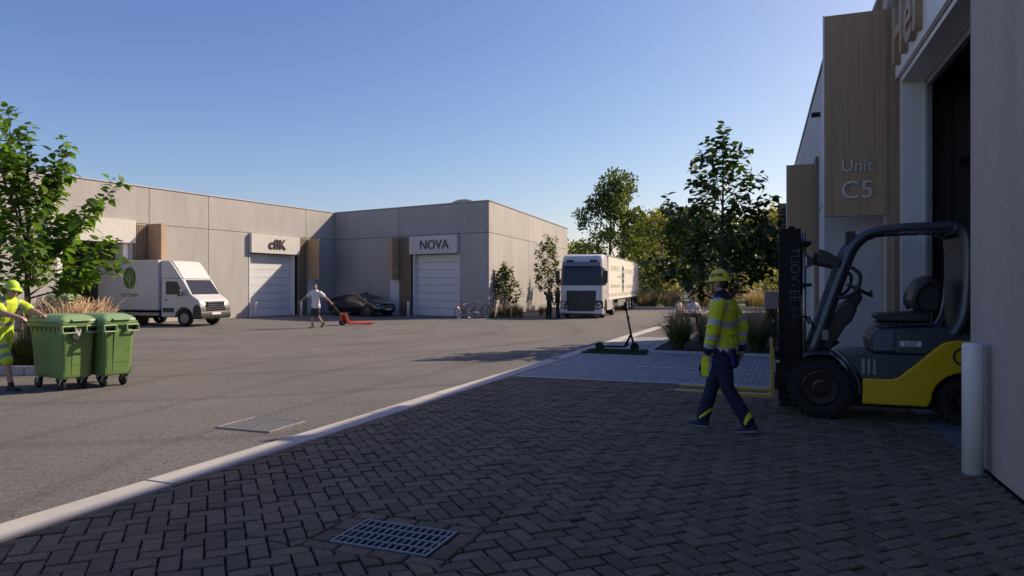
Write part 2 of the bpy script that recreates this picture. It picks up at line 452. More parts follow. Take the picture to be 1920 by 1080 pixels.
def slab(mb, poly, z0, z1, ch, dz):
    """paver: walls, chamfer ring and top"""
    n = len(poly); top = shrink(poly, ch)
    vs = [(x, y, z0) for x, y in poly] + [(x, y, z1 - ch * .7 + dz(x, y)) for x, y in poly] + [(x, y, z1 + dz(x, y)) for x, y in top]
    fs = [(i, (i + 1) % n, (i + 1) % n + n, i + n) for i in range(n)] + [(i + n, (i + 1) % n + n, (i + 1) % n + 2 * n, i + 2 * n) for i in range(n)] + [tuple(range(2 * n, 3 * n))]
    mb.add(vs, fs)

def field(parent, cells, m, nind, name, gap, ch, seed, jit=.004):
    """cells: polygons; nearest nind become objects of their own, the rest one part"""
    rr = random.Random(seed)
    cells = sorted((c for c in cells if area(c) > .0012), key=lambda c: (c[0][1] ** 2 + c[0][0] ** 2))
    def vis(c): return c[0][1] > 2.85 and abs(c[0][0]) < c[0][1] * .76
    nv = 0; rest = MB()
    for c in cells:
        ax, ay, h = rr.uniform(-.02, .02), rr.uniform(-.02, .02), rr.uniform(-jit, jit)
        cx = sum(q[0] for q in c) / len(c); cy = sum(q[1] for q in c) / len(c)
        c2 = shrink(c, gap / 2)
        if vis(c) and nv < nind:
            nv += 1
            b = MB(); slab(b, [(x - cx, y - cy) for x, y in c2], -.03, 0, ch, lambda x, y: h + ax * x + ay * y)
            place(name, b.mesh(name, m), parent, (cx, cy, 0))
        else:
            slab(rest, c2, -.03, 0, ch, lambda x, y: h + ax * (x - cx) + ay * (y - cy))
    o = rest.build(name + '_field', m, parent); o['kind'] = 'stuff'

# herringbone of dark bricks, 45 degrees to the kerb
BL, BW = .262, .131
gr_c = Vector((-.815, 4.812, 0)); gr_a = R(-21)                      # drain in the brick paving
def rot2(x, y, a, c): return (c.x + x * math.cos(a) - y * math.sin(a), c.y + x * math.sin(a) + y * math.cos(a))
def rq(hx, hy, a, c): return [rot2(-hx, -hy, a, c), rot2(hx, -hy, a, c), rot2(hx, hy, a, c), rot2(-hx, hy, a, c)]
GX, GY = .375, .235
ring_quad = rq(GX + .15, GY + .13, gr_a, gr_c)
edge_far = ((0.35, 13.19), (-2.0, 13.93))      # boundary to the light bays (left of a->b is kept)
l1a, l1b = Vector((-.35, 13.30)), Vector((12, 9.4))
lines = [((k2(46, KW + .012)), (k2(-14, KW + .012))) , (tuple(l1b), tuple(l1a))]
lines = [(b, a) for a, b in lines]
lines = [(k2(46, KW + .012), k2(-14, KW + .012))[::-1], (tuple(l1a), tuple(l1b))]
# orient every clip line so that the point (2,7) is kept
def orient(a, b, p): return (a, b) if (b[0] - a[0]) * (p[1] - a[1]) - (b[1] - a[1]) * (p[0] - a[0]) >= 0 else (b, a)
ref = (1.0, 6.0)
CW0 = (2.09 - .004, 0.0); CWd = Vector((.34, .94)).normalized()
cwall = ((2.085, 0), (2.085 + .3615 * 30, 30))
LB = [orient(*l, ref) for l in [(k2(-14, KW + .012), k2(46, KW + .012)), (tuple(l1a), tuple(l1b)), cwall]]
ha = KANG - R(45)
cells = []
ca, sa = math.cos(ha), math.sin(ha); o0 = Vector((0.03, 4.4, 0))
for i in range(-60, 75):
    for j in range(-60, 75):
        # herringbone: each unit step (i,j) on the half-brick grid; horizontal brick at (i+j)%4==0, vertical at ==2 pattern
        k = (i - j) % 4
        if k == 0: q = [(i, j), (i + 2, j), (i + 2, j + 1), (i, j + 1)]
        elif k == 3: q = [(i, j), (i + 1, j), (i + 1, j + 2), (i, j + 2)]
        else: continue
        c = (q[0][0] + 1) * BW, (q[0][1] + 1) * BW
        X, Y = rot2(c[0], c[1], ha, o0)
        if not (1.2 < Y < 14 and -5.5 < X < 8): continue
        poly = inside_all([rot2(x * BW, y * BW, ha, o0) for x, y in q], LB)
        if not poly: continue
        if (X - gr_c.x) ** 2 + (Y - gr_c.y) ** 2 < 1: cells += minus(poly, ring_quad)
        else: cells.append(poly)
# ring of larger setts round the drain
def ringcells():
    out = []
    HX, HY = GX + .15, GY + .13; ix, iy = GX + .012, GY + .012
    for k in range(4):
        x0 = -HX + k * (2 * HX) / 4; x1 = x0 + 2 * HX / 4
        for s0, s1 in ((-HY, -iy), (iy, HY)): out.append([rot2(x, y, gr_a, gr_c) for x, y in ((x0, s0), (x1, s0), (x1, s1), (x0, s1))])
    for k in range(2):
        y0 = -iy + k * iy; y1 = y0 + iy
        for s0, s1 in ((-HX, -ix), (ix, HX)): out.append([rot2(x, y, gr_a, gr_c) for x, y in ((s0, y0), (s1, y0), (s1, y1), (s0, y1))])
    return out
paving = MB().add([(*p, -.0215) for p in (k2(-14, KW + .02), k2(9.2, KW + .02), (11, 9.8), (2.3, .5), (-4, -5))], [(0, 1, 2, 3, 4)]).build('brick_paving', M_JOINT)
paving['kind'] = 'structure'
field(paving, cells + ringcells(), M_PAVER, 290, 'paver', .018, .009, 11, .006)

# light grey parking bays
LP = Vector((.948, -.317)).normalized(); LK = Vector((KD.x, KD.y))
bayb = [orient(tuple(l1a), tuple(l1b), (3, 15)), orient(k2(-14, KW + .012), k2(46, KW + .012), (3, 15)), orient((2.9, 18.5), (8.5, 16.45), (3, 14)), orient(*cwall, (3, 14))]
bayc = [orient((2.0, 20.3), (3.6, 19.75), (2.6, 22)), orient((2.9, 23.5), (4.4, 23.0), (3, 20)), orient(k2(-14, KW + .012), k2(46, KW + .012), (3, 20)), orient((3.62, 18.1), (5.4, 22.9), (2.5, 20))]
bayc[0] = orient((1.5, 18.95), (3.4, 18.35), (2.6, 22))
lc = []
O = Vector((0, 13.2))
for i in range(-40, 140):
    for j in range(-3, 56):
        x0 = i * .1; y0 = j * .2; off = .1 * (i % 2)
        q = [O + LP * (x0 + a) + LK * (y0 + off + b) for a, b in ((0, 0), (.1, 0), (.1, .2), (0, .2))]
        q = [tuple(v) for v in q]
        if q[0][1] > 24 or q[0][1] < 9: continue
        for reg in (bayb, bayc):
            p = inside_all(q, reg)
            if p: lc.append(p); break
bays = MB().add([(*p, -.0205) for p in (k2(8.7, KW + .03), k2(20, KW + .03), (10, 18), (11.3, 9.75))], [(0, 1, 2, 3)]).build('parking_bay_paving', M_JOINT)
bays['kind'] = 'structure'
field(bays, lc, M_PAVER_L, 280, 'paver', .008, .005, 5, .002)
# white bay lines and pale edging stones
M_LINE = mat('line_paint', (.62, .62, .62), .6, 0, .15, 12)
for a, b, w in (((-.30, 13.30), (7.4, 10.72), .06), ((.62, 15.38), (8.1, 12.9), .06), ((1.62, 18.9), (3.4, 18.35), .07)):
    a = Vector((*a, 0)); b = Vector((*b, 0)); d = (b - a).normalized(); p = Vector((d.y, -d.x, 0)) * w / 2
    mk = MB().add([(*(v.xy), .0075) for v in (a - p, b - p, b + p, a + p)], [(0, 1, 2, 3)]).build('bay_line', M_LINE)
    mk['kind'] = 'structure'
edging = MB().bx(0, .01, 0, .01, -.05, -.04).build('bed_edging', M_JOINT); edging['kind'] = 'structure'
def edge_run(a, b, w, L, z=.03):
    a = Vector((*a, 0)); b = Vector((*b, 0)); d = (b - a); n = max(1, int(d.length / L)); st = d.length / n; d.normalize()
    me = MB().bx(-st / 2 + .004, st / 2 - .004, -w / 2, w / 2, -.05, z).mesh('edging_stone', M_KERB, True)
    for k in range(n):
        p = a + d * st * (k + .5); place('edging_stone', me, edging, (p.x, p.y, 0), (0, 0, math.atan2(d.y, d.x)), .006, 1)
edge_run((3.55, 18.02), (8.2, 16.3), .28, .9)
edge_run((3.62, 18.2), (5.35, 22.9), .16, .9)
soil = MB().add([(3.72, 18.05, .0), (8.3, 16.45, .0), (9.6, 22.0, .0), (10.8, 26, .0), (6.1, 26.5, .0), (5.4, 22.9, .0)], [tuple(range(6))]).build('planting_soil', M_SOIL); soil['kind'] = 'structure'
path = MB().add([(*k2(19.7, KW + .02), -.012), (5.35, 22.4, -.012), (6.2, 26.6, -.012), (12, 31, -.012), (18, 45, -.012), (*k2(43, KW + .02), -.012)], [tuple(range(6))]).build('gravel_path', mat('path_gravel', (.12, .10, .09), .95, 0, .35, 25, .8, 60)); path['kind'] = 'structure'

# loose grit on the asphalt edge
gm = MB(); rr = random.Random(8)
for k in range(520):
    s_ = rr.uniform(-2.2, 6); t_ = -abs(rr.gauss(0, 1.1)) - .02
    x, y, _ = kp(s_, t_); r_ = rr.uniform(.004, .011) * (1.3 if rr.random() < .1 else 1)
    vs = [(x + r_ * rr.uniform(.6, 1.2) * a, y + r_ * rr.uniform(.6, 1.2) * b, r_ * .7 * c + .002) for a, b, c in ((1, 0, 0), (0, 1, 0), (-1, 0, 0), (0, -1, 0), (.1, 0, 1))]
    gm.add(vs, [(0, 1, 4), (1, 2, 4), (2, 3, 4), (3, 0, 4)])
gm = gm.build('loose_gravel', mat('grit', (.10, .09, .085), .9, 0, .5, 9)); gm['kind'] = 'stuff'; gm['label'] = 'small dark grit lying along the kerb'

# ------------------------------------------------------------------ drains
def drain_brick():
    t = thing('drain_grate', 'rectangular barred steel drain grate set in the dark brick paving', 'drain grate', (gr_c.x, gr_c.y, 0), gr_a)
    M_G = mat('galvanised', (.22, .225, .24), .5, .6, .25, 12)
    MB().bx(-GX, GX, -GY, GY, -.2, -.19).build('sump', M_DARK, t)
    f = MB()
    for y in (-GY + .011, GY - .011): f.bx(-GX, GX, y - .011, y + .011, -.05, .004)
    for x in (-GX + .011, GX - .011): f.bx(x - .011, x + .011, -GY + .022, GY - .022, -.05, .004)
    f.build('frame', M_G, t, .002, seg=1)
    bm_ = MB().bx(-.007, .007, -GY + .022, GY - .022, -.035, .001).mesh('bar', M_G)
    n = 14
    for k in range(1, n):
        place('bar', bm_, t, (-GX + 2 * GX * k / n, 0, 0))
    cm = MB().bx(-GX + .022, GX - .022, -.008, .008, -.03, .0035).mesh('cross_bar', M_G)
    for k in range(1, 4): place('cross_bar', cm, t, (0, -GY + 2 * GY * k / 4, 0))
drain_brick()
def drain_road():
    cx, cy = -3.11, 8.605
    t = thing('drain_grate', 'mesh steel drain grate lying in the sunlit asphalt beside the kerb', 'drain grate', (cx, cy, 0), R(-20))
    M_G = mat('worn_steel', (.34, .31, .29), .5, .6, .2, 12)
    hx, hy = .39, .33
    MB().bx(-hx, hx, -hy, hy, .001, .004).build('sump', M_DARK, t)
    f = MB()
    for y in (-hy, hy): f.bx(-hx - .012, hx + .012, y - .012, y + .012, 0, .022)
    for x in (-hx, hx): f.bx(x - .012, x + .012, -hy + .012, hy - .012, 0, .022)
    f.build('frame', M_G, t, .002, seg=1)
    n = 20; a = MB().bx(-.007, .007, -hy + .012, hy - .012, .004, .016).mesh('bar', M_G); c = MB().bx(-hx + .012, hx - .012, -.007, .007, .004, .0175).mesh('cross_bar', M_G)
    for k in range(1, n): place('bar', a, t, (-hx + 2 * hx * k / n, 0, 0))
    for k in range(1, 16): place('cross_bar', c, t, (0, -hy + 2 * hy * k / 16, 0))
drain_road()
t = thing('gully_grate', 'small dark gully grate let into the pale kerb', 'gully grate', (*kp(12.1, .17)[:2], .015), KANG)
MB().bx(-.17, .17, -.09, .09, 0, .008).build('frame', M_STEEL, t)
for k in range(7): MB().bx(-.14 + k * .045, -.12 + k * .045, -.075, .075, .008, .011).build('slot', M_BLACK, t)
# ------------------------------------------------------------------ warehouses across the yard
H = 6.1
ZS = 4.46
def wall_panel(root, x0, x1, z0, z1, M=Matrix(), m=None, th=.14, name='wall_panel'):
    g = .009
    b = MB(M).bx(x0 + g, x1 - g, -th, 0, z0 + g, z1 - g)
    # object coordinates around each panel so the concrete differs from panel to panel
    return b.build(name, m or M_CONC, root, .012, seg=1)

def roller_door(root, x0, x1, z1, M=Matrix(), n=8, dep=.28):
    d = MB(M).bx(x0, x1, -dep - .09, -dep - .055, 0, z1).build('roller_door', M_BLACK, root)
    for a in (x0 - .06, x1): MB(M).bx(a, a + .06, -dep - .1, -.02, 0, z1).build('door_jamb', M_WHITE_METAL, d)
    h = z1 / n
    for k in range(n):
        b = MB(M)
        b.bx(x0 + .002, x1 - .002, -dep - .05, -dep, k * h + .005, (k + 1) * h - .005)
        b.build('door_panel', M_DOORP, d, .01, seg=1)
    return d

def fascia(root, x0, x1, z0, z1, txt, size, m_txt, M=Matrix(), dep=.22, bold=0, xo=0, ext=.03, sp=1.0, zb=None):
    f = MB(M).bx(x0, x1, .0, dep, z0, z1).build('fascia_board', M_FASCIA, root, .008, seg=1)
    if txt:
        me = text_mesh(txt, size, ext, m_txt, M @ Matrix.Translation(((x0 + x1) / 2 + xo, dep + ext * .9, zb if zb else (z0 + z1) / 2 - size * .34)) @ Matrix.Rotation(PI, 4, 'Z') @ Matrix.Rotation(PI / 2, 4, 'X'), bold=bold, sp=sp)
        place('lettering', me, f)
    return f

def slats(root, x0, x1, z0, z1, n, M=Matrix(), dep=.09):
    MB(M).bx(x0, x1, .001, .02, z0, z1).build('slat_backing', M_WOOD_D, root)
    w = (x1 - x0) / n
    for k in range(n):
        MB(M).bx(x0 + k * w + w * .18, x0 + (k + 1) * w - w * .18, .0201, dep, z0, z1).build('slat', M_WOOD_D, root)

def blade(root, x, th, w, z0, z1, txt, side, M=Matrix(), size=.34):
    """sign panel standing out from the wall; side = which local x face carries the number"""
    b = MB(M).bx(x - th / 2, x + th / 2, .0, w, z0, z1).build('blade_sign', M_WOOD, root, .01, seg=1)
    MB(M).bx(x - th / 2 + .002, x + th / 2 - .002, w, w + .03, z0 + .003, z1 - .003).build('end_trim', M_WOOD_L, b)
    if txt:
        T = M @ Matrix.Translation((x + side * (th / 2 + .012), w * .5, z0 + .42)) @ Matrix.Rotation(PI / 2 * (1 if side > 0 else -1), 4, 'Z') @ Matrix.Rotation(PI / 2, 4, 'X')
        place('lettering', text_mesh(txt, size, .012, M_LETTER, T), b)
    return b
M_LETTER = mat('sign_letter', (.55, .53, .50), .4, .3, .05)
M_BROWN = mat('brown_letter', (.055, .032, .022), .5)
M_CHAR = mat('charcoal_letter', (.05, .05, .055), .5)
M_PANE = mat('brown_pane', (.12, .08, .055), .3)

def side_entry(root, x0, x1, M=Matrix()):
    e = MB(M).bx(x0, x1, -.1, .012, 0, 4.36).build('entrance_panel', M_WHITE_METAL, root, .006, seg=1)
    MB(M).bx(x0 + .07, x1 - .07, .0125, .03, 2.5, 3.55).build('pane', M_PANE, e)
    MB(M).bx(x0 + .05, x1 - .05, .0125, .022, .05, 2.05).build('door_leaf', M_DOORP, e)
    return e

# --- left hall: local x runs from the inner corner towards the camera, +y faces the yard
ang = math.atan2(-.8972, -.4417)
A = thing('warehouse', 'sunlit long concrete warehouse with cflk sign and an open loading bay', 'building', (-10.86, 42.5, 0), ang)
for a, b in ((0, 2.48), (2.48, 9.28), (9.28, 12.49), (12.49, 19.2), (19.2, 26), (26, 33)):
    wall_panel(A, a, b, ZS, H)
for a, b in ((0, 1.75), (2.42, 2.48), (6.76, 9.28), (9.28, 11.7), (16.5, 19.2), (19.2, 26), (26, 33)):
    wall_panel(A, a, b, 0, ZS)
wall_panel(A, 1.75, 2.42, 4.36, ZS); wall_panel(A, 11.7, 12.1, 4.36, ZS)
wall_panel(A, 2.48, 6.76, 3.42, ZS); wall_panel(A, 12.1, 13.5, 0, ZS); wall_panel(A, 13.5, 16.5, 3.55, ZS)
core = MB()
core.bx(0, 13.45, -14, -.5, 0, H - .12); core.bx(16.55, 33, -14, -.5, 0, H - .12); core.bx(13.45, 16.55, -14, -.5, 3.6, H - .12); core.bx(13.45, 16.55, -14, -9.1, 0, 3.6)
core.bx(-.5, 2.9, -.5, -.141, 0, H - .12); core.bx(6.75, 13.45, -.5, -.141, 0, H - .12); core.bx(2.9, 6.75, -.5, -.141, 3.43, H - .12); core.bx(16.55, 33, -.5, -.141, 0, H - .12); core.bx(13.45, 16.55, -.5, -.141, 3.6, H - .12)
core.build('wall_core', M_INNER, A)
MB().bx(-.02, 33, -.22, .035, H, H + .055).build('coping', M_COPING, A, .01, seg=1)
MB().bx(0, 33, -14, -.22, H - .12, H - .05).build('roof', M_COPING, A)
roller_door(A, 3.38 + .06, 6.69 - .06, 3.4)
fascia(A, 3.22, 6.76, 3.42, 4.44, 'cflK', .74, M_BROWN, bold=.012, xo=-.02, ext=.03, sp=1.08)
slats(A, 2.5, 3.215, 0, 4.4, 7)
blade(A, 2.43, .12, .95, 2.0, 4.36, 'D8', 1)
side_entry(A, 1.76, 2.36)
slats(A, 12.64, 13.27, 0, 4.4, 6)
blade(A, 12.5, .24, .95, 1.9, 4.45, None, 1)
side_entry(A, 11.72, 12.08)
fascia(A, 13.28, 17.0, 3.55, 4.55, None, .5, None)
# the open bay: reveal frame, inner partition and a dark doorway
for a, b in ((13.5, 13.72), (16.3, 16.5)): MB().bx(a, b, -.6, -.02, 0, 3.54).build('bay_jamb', M_WHITE_METAL, A, .008, seg=1)
bay = MB(); bay.bx(13.5, 16.5, -4.2, -4.0, 0, 2.55); bay.build('inner_wall', M_INNER, A)
MB().bx(14.4, 15.5, -3.999, -3.96, 0, 2.0).build('inner_door', M_DARK, A)
MB().bx(13.5, 16.5, -9.0, .0, -.02, .004).build('bay_floor', M_INNER, A)

# --- corner hall (NOVA): local x runs from the outer corner to the inner corner, +y faces the yard
LN = 11.59
angN = math.atan2(.552, -.8335)
B = thing('warehouse', 'shaded corner warehouse with NOVA sign above a roller door', 'building', (-1.2, 36.1, 0), angN)
MB_front = Matrix()
R0 = Matrix.Rotation(angN, 4, 'Z')
angS = math.atan2(-.9574, -.2887)
SL = 19.3
# side frame: x from the rear to the outer corner
MS = R0.inverted() @ Matrix.Rotation(angS, 4, 'Z') @ Matrix.Translation((-SL, 0, 0))
def rx(r): return LN - r
for a, b in ((0, 5.28), (5.28, LN - .04)): wall_panel(B, rx(b), rx(a) + (.12 if a == 0 else 0), ZS, H)
for a, b in ((0, 4.6), (9.63, LN - .04)): wall_panel(B, rx(b), rx(a) + (.12 if a == 0 else 0), 0, ZS)
wall_panel(B, rx(5.36), rx(5.28), 0, ZS)
wall_panel(B, rx(5.28), rx(4.6), 4.36, ZS)
wall_panel(B, rx(9.63), rx(5.36), 3.42, ZS)
for a, b in ((0, 4.0), (4.0, SL - 7.73), (SL - 7.73, SL + .007)):
    wall_panel(B, a, b, ZS, H, MS); wall_panel(B, a, b, 0, ZS, MS)
c2 = MB()
pts = [(-.3, -.4), (LN, -.4)]
fx = lambda p: tuple((MS @ Vector((p[0], p[1], 0))).xy)
poly = [(.3, -.6), (LN - .3, -.6), (LN - .3, -16), tuple(fx((0, -.15))), tuple(fx((SL - .6, -.15)))]
c2.prism(poly, 0, H - .12, axis='z')
c2.bx(.45, rx(9.7), -.6, -.141, 0, H - .12); c2.bx(rx(6.2), LN, -.6, -.141, 0, H - .12); c2.bx(rx(9.7), rx(6.2), -.6, -.141, 3.43, H - .12)
c2.build('wall_core', M_INNER, B)
MB().bx(-.03, LN, -.22, .035, H, H + .055).build('coping', M_COPING, B, .01, seg=1)
MB(MS).bx(0, SL - .23, -.22, .035, H + .001, H + .056).build('coping', M_COPING, B, .01, seg=1)
d = roller_door(B, rx(9.58), rx(6.4), 3.4)
fascia(B, rx(9.63), rx(6.25), 3.42, 4.42, 'NOVA', .72, M_CHAR, ext=.02, xo=-.12, bold=.004)
slats(B, rx(6.24), rx(5.45), 0, 4.4, 8)
blade(B, rx(5.2), .32, .6, 2.0, 4.36, 'D9', -1)
side_entry(B, rx(5.28), rx(4.62))
dome = MB(); 
for k in range(7):
    a = PI * k / 6; 
dome.tube([(rx(8.6) + 1.0 * math.cos(PI * k / 12), -1.6, H + .0 + .42 * math.sin(PI * k / 12)) for k in range(13)], .03, 6)
dome.tube([(rx(8.6) + 1.0 * math.cos(PI * k / 12), -2.8, H + .0 + .42 * math.sin(PI * k / 12)) for k in range(13)], .03, 6)
dome.add([(rx(8.6) + .99 * math.cos(PI * k / 12), y, H + .41 * math.sin(PI * k / 12)) for k in range(13) for y in (-1.6, -2.8)], [(2 * k, 2 * k + 1, 2 * k + 3, 2 * k + 2) for k in range(12)])
dome.build('rooflight', M_WHITE_METAL, B, smooth=True)

# --- near hall on the right (unit C5): local x runs away from the camera along the wall, +y faces the yard
angC = math.atan2(1, .3615)
C = thing('warehouse', 'tall grey concrete hall on the right with Unit C5 blade sign', 'building', (2.09, 0, 0), angC)
kC = math.hypot(1, .3615)
def cy(Y): return Y * kC + 0            # wall coordinate of the point whose world Y is given
HN = 6.85
x_p, x_j, x_st = cy(6.97), cy(10.45), cy(12.1)
for a, b in ((cy(-4), cy(1.5)), (cy(1.5), x_p)): wall_panel(C, a, b, 0, 4.9, m=M_CONC_C, th=.2)
for a, b in ((cy(-4), cy(1.5)), (cy(1.5), x_p)): wall_panel(C, a, b, 4.9, HN, m=M_CONC_C, th=.2)
wall_panel(C, x_p, x_j + .02, 5.9, HN, m=M_CONC_C, th=.2)
wall_panel(C, x_j + .02, x_st, 0, HN, m=M_CONC_C, th=.2)
cc = MB()
cc.bx(cy(-4), x_p - .02, -12, -.201, 0, HN - .15); cc.bx(x_j + .5, cy(24), -12, -.201, 0, 5.6); cc.bx(x_j + .5, x_st, -12, -.201, 5.6, HN - .15)
cc.bx(x_p - .02, x_j + .5, -12, -.201, 5.0, HN - .15); cc.bx(x_p - .02, x_j + .5, -12, -7, 0, 5.0)
cc.build('wall_core', M_INNER, C)
MB().bx(x_st, cy(14.2), -12, -.201, 5.6, HN - .001).build('added_sun_block', M_CONC_C, C)  # block added behind the blade sign to keep the sun off the brick paving
MB().bx(cy(-4), cy(14.2) + .03, -.26, .035, HN, HN + .06).build('coping', M_COPING, C, .01, seg=1)
# fascia with projecting wooden letters over the big door
f = MB().bx(x_p + .02, x_j + .12, .0, .06, 4.88, 5.9).build('fascia_board', M_WHITE_METAL, C, .008, seg=1)
place('lettering', text_mesh('Her', 1.15, .045, M_WOOD_L, Matrix.Translation((x_j - .12, .105, 5.02)) @ Matrix.Rotation(PI, 4, 'Z') @ Matrix.Rotation(PI / 2, 4, 'X'), align='LEFT', bold=.018, sp=1.08), f)
# reveal of the opening
j = MB(); j.bx(x_j, x_j + .019, -.32, .0, 0, 4.86); j.bx(x_j + .02, x_j + .5, -.32, -.21, 0, 4.86)
j.build('jamb', M_WHITE_METAL, C, .004, seg=1)
MB().bx(x_p, x_j, -.32, .0, 4.80, 4.87).build('soffit', M_WHITE_METAL, C)
MB().bx(x_p - .02, x_p, -.32, -.0, 0, 4.80).build('jamb', M_CONC_C, C)
tr = MB(); tr.bx(x_j - .06, x_j + .02, -.40, -.322, 0, 4.80); tr.bx(x_p, x_j - .06, -.40, -.322, 4.70, 4.80)
tr.build('door_track', M_COPING, C, .006, seg=1)
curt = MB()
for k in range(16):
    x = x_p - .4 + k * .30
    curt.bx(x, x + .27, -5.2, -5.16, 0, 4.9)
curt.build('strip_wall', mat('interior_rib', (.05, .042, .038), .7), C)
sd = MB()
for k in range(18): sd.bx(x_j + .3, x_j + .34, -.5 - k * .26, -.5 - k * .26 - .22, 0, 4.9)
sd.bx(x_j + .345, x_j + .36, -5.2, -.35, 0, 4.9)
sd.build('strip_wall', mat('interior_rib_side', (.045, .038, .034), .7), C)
MB().tube([(x_j + .15, -.8, 3.6), (x_j + .15, -5.1, 3.6)], .05, 8).build('rail', M_BLACK, C)
MB().bx(x_p - .4, x_j + .3, -7, .0, -.02, -.002).build('bay_floor', mat('bay_floor', (.20, .205, .22), .5, 0, .15, 3), C)
# slatted strip and blade sign
slats(C, x_j + .13, cy(11.25), 0, 6.3, 7, dep=.07)
zb0, zb1 = 2.88, 6.24
bl = MB().bx(cy(11.28), cy(11.28) + .1, .0, .99, zb0, zb1).build('blade_sign', M_WOOD, C, .006, seg=1)
MB().bx(cy(11.28) - .004, cy(11.28) + .104, .99, 1.012, zb0 - .01, zb1 + .01).build('edge_trim', M_WHITE_METAL, bl)
xs = cy(11.28) - .012
for tx, sz, zz in (('Unit', .27, 3.62), ('C5', .42, 3.17)):
    place('lettering', text_mesh(tx, sz, .013, M_LETTER, Matrix.Translation((xs, .50, zz)) @ Matrix.Rotation(-PI / 2, 4, 'Z') @ Matrix.Rotation(PI / 2, 4, 'X')), bl)
# stepped-forward rear section
yo = (2.09 - 1.1) / kC * 1.0
MC2 = Matrix.Translation((0, yo, 0))
HF = 5.75
M_CPAINT = mat('pale_render', (.42, .42, .43), .7, 0, .06, 3, .1, 60, rand=.02)
wall_panel(C, x_st, x_st + .2, 0, HF, Matrix.Translation((0, yo, 0)), M_CPAINT, th=yo + .1, name='return_wall')
for k, (a, b) in enumerate(((x_st + .2, x_st + 4.2), (x_st + 4.2, x_st + 8.2), (x_st + 8.2, cy(24)))):
    wall_panel(C, a, b, 3.2, HF, MC2, M_CPAINT); wall_panel(C, a, b, 0, 3.2, MC2, M_CPAINT)
MB(MC2).bx(x_st + .2, cy(24), -2, -.141, 0, HF - .1).build('wall_core', M_INNER, C)
MB(MC2).bx(x_st, cy(24), -.26, .03, HF, HF + .05).build('coping', M_COPING, C, .01, seg=1)
b4 = MB(MC2).bx(cy(13.5) + .28, cy(13.5) + .36, .0, .56, 2.28, 4.2).build('blade_sign', M_WOOD, C, .006, seg=1)
MB(MC2).bx(cy(13.5) + .276, cy(13.5) + .364, .56, .575, 2.27, 4.21).build('edge_trim', M_WHITE_METAL, b4)
b3 = MB(MC2).bx(cy(20.5), cy(20.5) + .08, .0, .6, 2.3, 4.2).build('blade_sign', M_WOOD, C, .006, seg=1)
slats(C, cy(13.5) - .3, cy(13.5) + .27, 0, 4.25, 6, MC2, .06)
MB(MC2).tube([(x_st + .9, .0, HF - .75), (x_st + .9, .16, HF - .75)], .05, 8).build('wall_lamp', M_BLACK, C)
# low wing beyond, added and kept low to leave the kerb sunlit
low = MB(MC2); low.bx(cy(24) + .01, cy(44), -8, -.3, 0, 3.5)
low.build('added_low_wing', M_CPAINT, C)

# ------------------------------------------------------------------ bollards
def bollard(loc, r, h, label, cat='bollard', group=None):
    t = thing('bollard', label, cat, loc, 0, group)
    MB().lathe([(r * .2, h), (r * .8, h - .004), (r * .96, h - .014), (r, h - .03), (r, .0)][::-1], 28).build('post', M_WHITE_METAL, t, smooth=True)
    MB().lathe([(r * 1.004, .0), (r * 1.35, .0), (r * 1.35, .008), (r * 1.004, .012)], 24).build('base_ring', M_STEEL, t)
    return t
bollard((4.26, 6.41, 0), .088, 1.21, 'thick white bollard in front of the grey pier by the forklift')
bollard((-13.35, 36.2, 0), .07, .82, 'slim white bollard at the left jamb of the cflk roller door', group='slim bollards by the roller doors')
bollard((-11.55, 38.0, 0), .07, .82, 'slim white bollard at the right jamb of the cflk roller door', group='slim bollards by the roller doors')
bollard((-5.7, 38.1, 0), .07, .82, 'slim white bollard at the left jamb of the NOVA roller door', group='slim bollards by the roller doors')
# ------------------------------------------------------------------ vegetation
M_BARK = mat('bark', (.085, .068, .052), .9, 0, .35, 9, .7, 30)
M_LEAF = mat_leaf('leaf_green', (.072, .160, .028), .54)
M_LEAF_SHADE = mat_leaf('leaf_green_shaded', (.030, .068, .014), .25)  # leaf green darkened: the right-hand trees' shade is put into the colour
M_LEAF_S = mat_leaf('leaf_sapling', (.075, .10, .022), .36)
M_PINE = mat_leaf('leaf_pine', (.085, .125, .035), .4, .4, .6)
M_FAR1 = mat_leaf('leaf_far', (.06, .09, .028), .36, .4, .6)
M_FAR2 = mat_leaf('leaf_far_yellow', (.20, .215, .085), .42, .35, .6)
M_GRASS = mat_leaf('grass_green', (.065, .095, .025), .3, .4, .6)
M_STRAW = mat_leaf('grass_straw', (.40, .325, .20), .4, .3, .7, (1.2, 1.05, .8))
M_PLUME = mat_leaf('plume', (.82, .69, .55), .55, .25, .8, (1.1, 1.0, .9))

LEAFV = [(0, 0, 0), (.13, .30, .03), (.13, -.30, .03), (.42, .40, .02), (.42, 0, -.05), (.42, -.40, .02), (.75, .24, -.05), (.75, 0, -.10), (.75, -.24, -.05), (1.06, 0, -.22), (.13, 0, -.01)]
LEAFF = [(0, 10, 1), (0, 2, 10), (10, 4, 3, 1), (10, 2, 5, 4), (4, 7, 6, 3), (4, 5, 8, 7), (7, 9, 6), (7, 8, 9)]
def leaf_me(name, m, w=.98):
    return MB().add([(x, y * w, z) for x, y, z in LEAFV], LEAFF).mesh(name, m, True)

def leaf_matrix(p, d, up, s):
    x = d.normalized(); y = up.cross(x)
    if y.length < 1e-3: y = x.orthogonal()
    y.normalize(); z = x.cross(y)
    return Matrix(((x.x * s, y.x * s, z.x * s, p.x), (x.y * s, y.y * s, z.y * s, p.y), (x.z * s, y.z * s, z.z * s, p.z), (0, 0, 0, 1)))

def rvec(r): return Vector((r.gauss(0, 1), r.gauss(0, 1), r.gauss(0, 1))).normalized()

